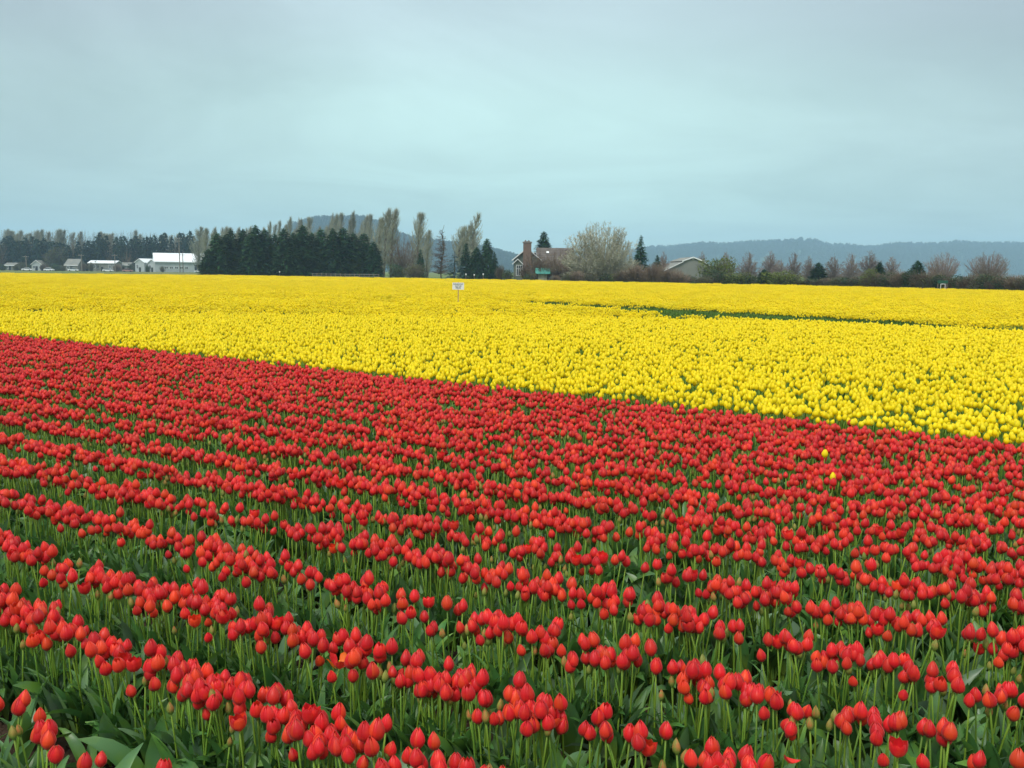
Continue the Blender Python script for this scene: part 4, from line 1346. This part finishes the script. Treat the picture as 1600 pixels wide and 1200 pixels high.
def white_barn():
    D = 425.0; s_ = D / F_PX; o = at(282, 430, D); zf = lambda py: at(282, py, D).z; X = lambda px: (px - 282) * s_
    t = empty('white_barn', (o.x, D, 0), math.radians(0)); tag(t, 'big white metal barn with a long white roof left of the conifer grove', 'barn')
    x0, x1 = X(254), X(322)
    ze, zr_ = zf(409), zf(396.5)
    dpt = 14
    t.rotation_euler.z = math.radians(24)
    Lh = (x1 - x0) / 2 / math.cos(math.radians(24))
    gable_walls(t, -Lh, Lh, -dpt / 2, dpt / 2, ze, zr_, M['whitewall'], 'x')
    gable_roof(t, -Lh, Lh, -dpt / 2, dpt / 2, ze, zr_, M['whiteroof'], 'x', .5, .25, M['white'])
    y = -dpt / 2
    mb = MB(); mb.box(Lh * .52, Lh * .86, y - .08, y - .01, 0, ze * .72); mb.build('door', M['dark'], t)
    for q in range(5):
        xx = -Lh * .62 + q * 2.2; window(t, xx, xx + 1.2, 1.6, 2.6, y, 2, 1, .12)
    mb = MB()
    for q in range(18):
        xx = -Lh + (q + .5) * (2 * Lh / 18)
        mb.box(xx - .04, xx + .04, y - .03, y - .003, 0, ze - .2)
    mb.build('siding_batten', M['whitewall'], t)
white_barn()

def small_house(px, top, eave, wpx, D, label, wall, roof, axis='y', depth=8, rz=0.0, name='farm_building', cat='building', door=True, win=2, trim='white'):
    s_ = D / F_PX; o = at(px, 430, D); zf = lambda py: at(px, py, D).z
    t = empty(name, (o.x, D, 0), rz); tag(t, label, cat)
    h2 = wpx * s_ / 2
    gable_walls(t, -h2, h2, 0, depth, zf(eave), zf(top), M[wall], axis)
    gable_roof(t, -h2, h2, 0, depth, zf(eave), zf(top), M[roof], axis, .35, .2, M[trim])
    hh = zf(eave)
    if door:
        mb = MB(); mb.box(-.5, .6, -.06, -.004, 0, min(2.1, hh * .85)); mb.build('door', M['dark'], t)
    for q in range(win):
        xx = -h2 + (q + .5) * (2 * h2 / win) - .5
        if door and abs(xx) < 1.4: continue
        window(t, xx, xx + 1.0, hh * .35, hh * .75, 0, 2, 1, .1)
    return t
small_house(219, 404.5, 410, 18, 420, 'white building, left of the two small gables beside the big barn', 'whitewall', 'whiteroof', 'y', 9, -.35)
small_house(238, 405.5, 411, 15, 416, 'white building, right of the two small gables, touching the big barn', 'whitewall', 'whiteroof', 'y', 9, -.35)
small_house(160, 407.5, 411, 42, 424, 'long low building with a pale roof and bushes in front', 'greywall', 'whiteroof', 'x', 7, 0, win=7)
small_house(112, 405, 414, 20, 428, 'low shed with a large grey-brown roof', 'greywall', 'greyroof', 'x', 8, 0, 'farm_shed', 'shed', win=2)
small_house(57.5, 407, 413, 14, 426, 'small cottage with a white gable at the far left', 'whitewall', 'greyroof', 'y', 8, .2, 'cottage', 'house', win=2)
small_house(193, 410.5, 414, 20, 432, 'low grey outbuilding between the long building and the white gables', 'greywall', 'greyroof', 'x', 6, 0, win=2)
small_house(16, 411, 414.5, 16, 434, 'low grey outbuilding near the left edge', 'greywall', 'greyroof', 'x', 6, 0, win=2)

# cars parked by the farm
def car(px, D, paint, label, rz=0.0):
    o = at(px, 430, D)
    t = empty('parked_car', (o.x, D, -.03), rz); tag(t, label, 'car', 'cars parked by the far farm')
    mb = MB(); mb.prism([(-2.15, .3), (2.1, .3), (2.2, .62), (2.05, .82), (1.2, .9), (-1.6, .98), (-2.15, .9)], -.85, .85); mb.build('body', M[paint], t)
    mb = MB(); mb.prism([(-1.55, .985), (1.15, .905), (.55, 1.42), (-1.1, 1.46)], -.72, .72); cb = mb.build('cabin', M['glass'], t)
    mb = MB(); mb.prism([(-1.15, 1.465), (.6, 1.425), (.5, 1.5), (-1.05, 1.53)], -.74, .74); mb.build('roof', M[paint], cb)
    for x_ in (-1.35, 1.35):
        for y_ in (-.86, .66):
            w_ = MB(); w_.tube([(x_, y_, .32), (x_, y_ + .2, .32)], [.32, .32], 12); w_.F.append(tuple(range(11, -1, -1))); w_.M.append(0)
            w_.build('wheel', M['tyre'], t)
car(43, 405, 'carwhite', 'white car parked left of the small cottage', .1)
car(77, 402, 'carwhite', 'white car parked right of the small cottage', -.2)
car(115, 400, 'carwhite', 'white car in front of the grey-roofed shed', .15)
car(169, 400, 'carwhite', 'white car in front of the long low building', .05)
car(200, 402, 'carred', 'dull red car in front of the low outbuilding', .1)
car(312, 396, 'carwhite', 'white car by the dark doorway of the big barn', .3)

# utility poles
def pole(px, top, D, label, arms=1):
    o = at(px, 430, D); z = at(px, top, D).z
    t = empty('utility_pole', (o.x, D, -.03)); tag(t, label, 'utility pole', 'utility poles by the far farm')
    mb = MB(); mb.tube([(0, 0, 0), (0, 0, z)], [.22, .16], 8); mb.build('pole', M['postwood'], t)
    for q in range(arms):
        mb = MB(); mb.box(-1.3, 1.3, -.3, -.2, z - .7 - q * 1.1, z - .55 - q * 1.1); a = mb.build('crossarm', M['postwood'], t)
        for x_ in (-1.2, -.5, .5, 1.2):
            mb = MB(); mb.tube([(x_, -.25, z - .55 - q * 1.1), (x_, -.25, z - .38 - q * 1.1)], [.06, .05], 6); mb.build('insulator', M['white'], a)
pole(281.5, 371, 398, 'tall utility pole in front of the big white barn', 2)
pole(286.5, 396, 400, 'shorter pole just right of the tall utility pole')
pole(128.5, 397, 402, 'utility pole between the grey-roofed shed and the long low building')
pole(180.5, 397, 405, 'utility pole at the right end of the long low building')
pole(42, 399, 408, 'utility pole left of the small cottage')

# rail fence in front of the grove
def rail_fence():
    D = 203.0
    a, b = at(488, 430, D), at(592, 430, D - 6)
    n_ = 14
    t = empty('rail_fence', (a.x, a.y, -.03)); tag(t, 'low grey rail fence in front of the right half of the conifer grove', 'fence')
    for q in range(n_ + 1):
        p = (b - a) * (q / n_)
        mb = MB(); mb.box(p.x - .06, p.x + .06, p.y - .06, p.y + .06, 0, 1.15); mb.build('post', M['postwood'], t)
        if q < n_:
            p2 = (b - a) * ((q + 1) / n_)
            for z_ in (.55, .98):
                mb = MB(); V0, V1 = Vector((p.x + .07, p.y, z_)), Vector((p2.x - .07, p2.y, z_))
                mb.tube([V0, V1], [.05, .05], 4); mb.build('rail', M['greywall'], t)
rail_fence()

def marker(px, py, D, label):
    o = at(px, 430, D); z = at(px, py, D).z
    t = empty('marker_post', (o.x, D, -.03)); tag(t, label, 'post', 'white-topped marker posts on the verge')
    mb = MB(); mb.tube([(0, 0, 0), (0, 0, z)], [.05, .05], 6); mb.build('post', M['postwood'], t)
    mb = MB(); mb.tube([(0, 0, z + .001), (0, 0, z + .12), (0, 0, z + .3), (0, 0, z + .36)], [.07, .15, .15, .05], 8); mb.build('cap', M['curtain'], t)
marker(437, 426, 202, 'white-topped post in front of the middle of the grove')
marker(728, 430, 176, 'left of three white-topped posts below the dark conifers')
marker(741, 431, 175, 'middle of three white-topped posts below the dark conifers')
marker(755, 430, 174, 'right and brightest of three white-topped posts below the conifers')

def white_frame():
    D = 101.0; s_ = D / F_PX; o = at(1474.5, 430, D); z = at(1474.5, 443.5, D).z
    t = empty('pipe_frame', (o.x, D, 0)); tag(t, 'small white pipe frame with a dark green panel in front of the right hedge', 'frame')
    w2 = 3.4 * s_; r = .028
    for x_ in (-w2, w2):
        mb = MB(); mb.tube([(x_, 0, 0), (x_, 0, z)], [r, r], 8); mb.build('upright', M['white'], t)
    mb = MB(); mb.tube([(-w2 + r, 0, z - r), (w2 - r, 0, z - r)], [r, r], 8); mb.build('crossbar', M['white'], t)
    mb = MB(); mb.box(-w2 - .35, w2 + .35, .06, .10, z + .05, z + .38); mb.build('panel', M['greenpanel'], t)
    mb = MB(); mb.box(-w2 - .30, -w2 - .24, .11, .17, 0, z + .3); mb.build('panel_post', M['postwood'], t)
    mb = MB(); mb.box(w2 + .24, w2 + .30, .11, .17, 0, z + .3); mb.build('panel_post', M['postwood'], t)
white_frame()

# ------------------------------------------------------------------ hills
def hill(name, prof, D0, depth, dens, label, tree_scale, seedn):
    pxs = [p[0] for p in prof]
    nx, ny = 160, 14
    V, Fc = [], []
    rr = np.random.default_rng(seedn)
    for j in range(ny + 1):
        f = j / ny
        for i_ in range(nx + 1):
            px = pxs[0] + (pxs[-1] - pxs[0]) * i_ / nx
            top = np.interp(px, pxs, [p[1] for p in prof])
            c = at(px, top, D0)
            hh = max(0.0, c.z - tree_scale * 8)
            wv = vnoise(px * .03 + seedn, f * 3.0 + 5)
            z = hh * (math.sin(math.pi * min(.5, f * .62)) ** 1.1 if f < .81 else math.cos((f - .81) / .19 * 1.2)) * (1 - .12 * wv * math.sin(math.pi * f))
            k_ = 1 + (f - .81) * depth / D0
            V.append((c.x * k_, D0 * k_, z - 1.0 if j in (0,) else z))
    for j in range(ny):
        for i_ in range(nx):
            a = j * (nx + 1) + i_; Fc.append((a, a + 1, a + nx + 2, a + nx + 1))
    o = link(name, to_mesh(name, V, Fc, M['hill'], None, True)); tag(o, kind='structure')
    # trees over the front slope and the ridge
    T = []
    for q in range(dens):
        j = min(ny - 1, int((rr.random() ** .8) * .88 * ny)); i_ = rr.integers(0, nx)
        a = j * (nx + 1) + i_; u, v = rr.random(), rr.random()
        p = (np.array(V[a]) * (1 - u) * (1 - v) + np.array(V[a + 1]) * u * (1 - v) + np.array(V[a + nx + 1]) * (1 - u) * v + np.array(V[a + nx + 2]) * u * v)
        T.append(p)
    for i_ in range(nx * 3):    # a full ridge line
        a = int(.81 * ny) * (nx + 1) + i_ // 3
        T.append(np.array(V[a]) + np.array([rr.normal(0, D0 * .004), rr.normal(0, 10), -1]))
    T = np.array(T); T[:, 2] -= .5
    n_ = len(T)
    pr = proto_collection(name + '_wood', [LIB['farcon', q][1] for q in range(4)])
    sc_ = np.stack([tree_scale * 1.6 * rr.uniform(.8, 1.3, n_)] * 2 + [tree_scale * rr.uniform(.6, 1.25, n_)], 1)
    scatter(name + '_forest', pr, T, np.stack([np.zeros(n_), np.zeros(n_), rr.uniform(0, 6.28, n_)], 1), sc_, rr.integers(0, 4, n_), label, 'forest')
hill('wooded_hill', [(395, 418), (430, 385), (455, 356), (480, 341), (500, 336), (530, 335), (560, 337), (590, 345), (632, 364), (660, 372), (706, 376), (740, 380), (772, 387), (800, 397), (830, 404), (880, 412), (930, 420)],
     2200, 650, 2800, 'blue-green wood covering the near hill behind the poplars', 1.5, 3)
hill('blue_hill', [(820, 418), (900, 406), (960, 394), (1016, 384), (1046, 384.5), (1064, 382), (1090, 380), (1130, 379), (1180, 377), (1220, 375), (1252, 372), (1272, 374.5), (1290, 379), (1320, 380), (1358, 383), (1390, 380), (1460, 380), (1496, 377), (1600, 377), (1750, 379), (1900, 386)],
     3300, 900, 4200, 'pale blue wooded ridge along the right horizon', 2.0, 9)

# ------------------------------------------------------------------ haze
mb = MB(); mb.box(-4800, 4800, -4800, 4800, -3.0, 210)
hz = mb.build('haze', None or bpy.data.materials.new('haze_air'))
hm = hz.data.materials[0]; hm.use_nodes = True
hm.node_tree.nodes.clear()
ho = hm.node_tree.nodes.new('ShaderNodeOutputMaterial'); hv = hm.node_tree.nodes.new('ShaderNodeVolumePrincipled')
hv.inputs['Density'].default_value = 0.00028
hv.inputs['Color'].default_value = (0.50, 0.77, 1.0, 1)
hm.node_tree.links.new(hv.outputs[0], ho.inputs['Volume'])
tag(hz, 'thin pale spring haze', 'haze', kind='stuff')
print('PLANTS', len(P), len(YP), len(FA), len(FB), 'tris', sum(sum(len(p.vertices) - 2 for p in me.polygons) for me in bpy.data.meshes))

# ------------------------------------------------------------------ labels that single each thing out
def ordinal(n):
    w_ = ['', 'first', 'second', 'third', 'fourth', 'fifth', 'sixth', 'seventh', 'eighth', 'ninth', 'tenth', 'eleventh', 'twelfth']
    if n < len(w_): return w_[n]
    return '%d%s' % (n, 'th' if 10 <= n % 100 <= 20 else {1: 'st', 2: 'nd', 3: 'rd'}.get(n % 10, 'th'))
bylab = {}
for o in COL.objects:
    if o.parent is None and o.get('category') and o.get('label'): bylab.setdefault(o['label'], []).append(o)
for lb, obs in bylab.items():
    if len(obs) < 2: continue
    obs.sort(key=lambda o: project([tuple(o.location)])[0][0])
    for q, o in enumerate(obs):
        o['label'] = '%s, %s from the left' % (lb, ordinal(q + 1))

print('LONG', [(o.name, o['label']) for o in COL.objects if o.parent is None and o.get('category') and len(o['label'].split()) > 16][:12])
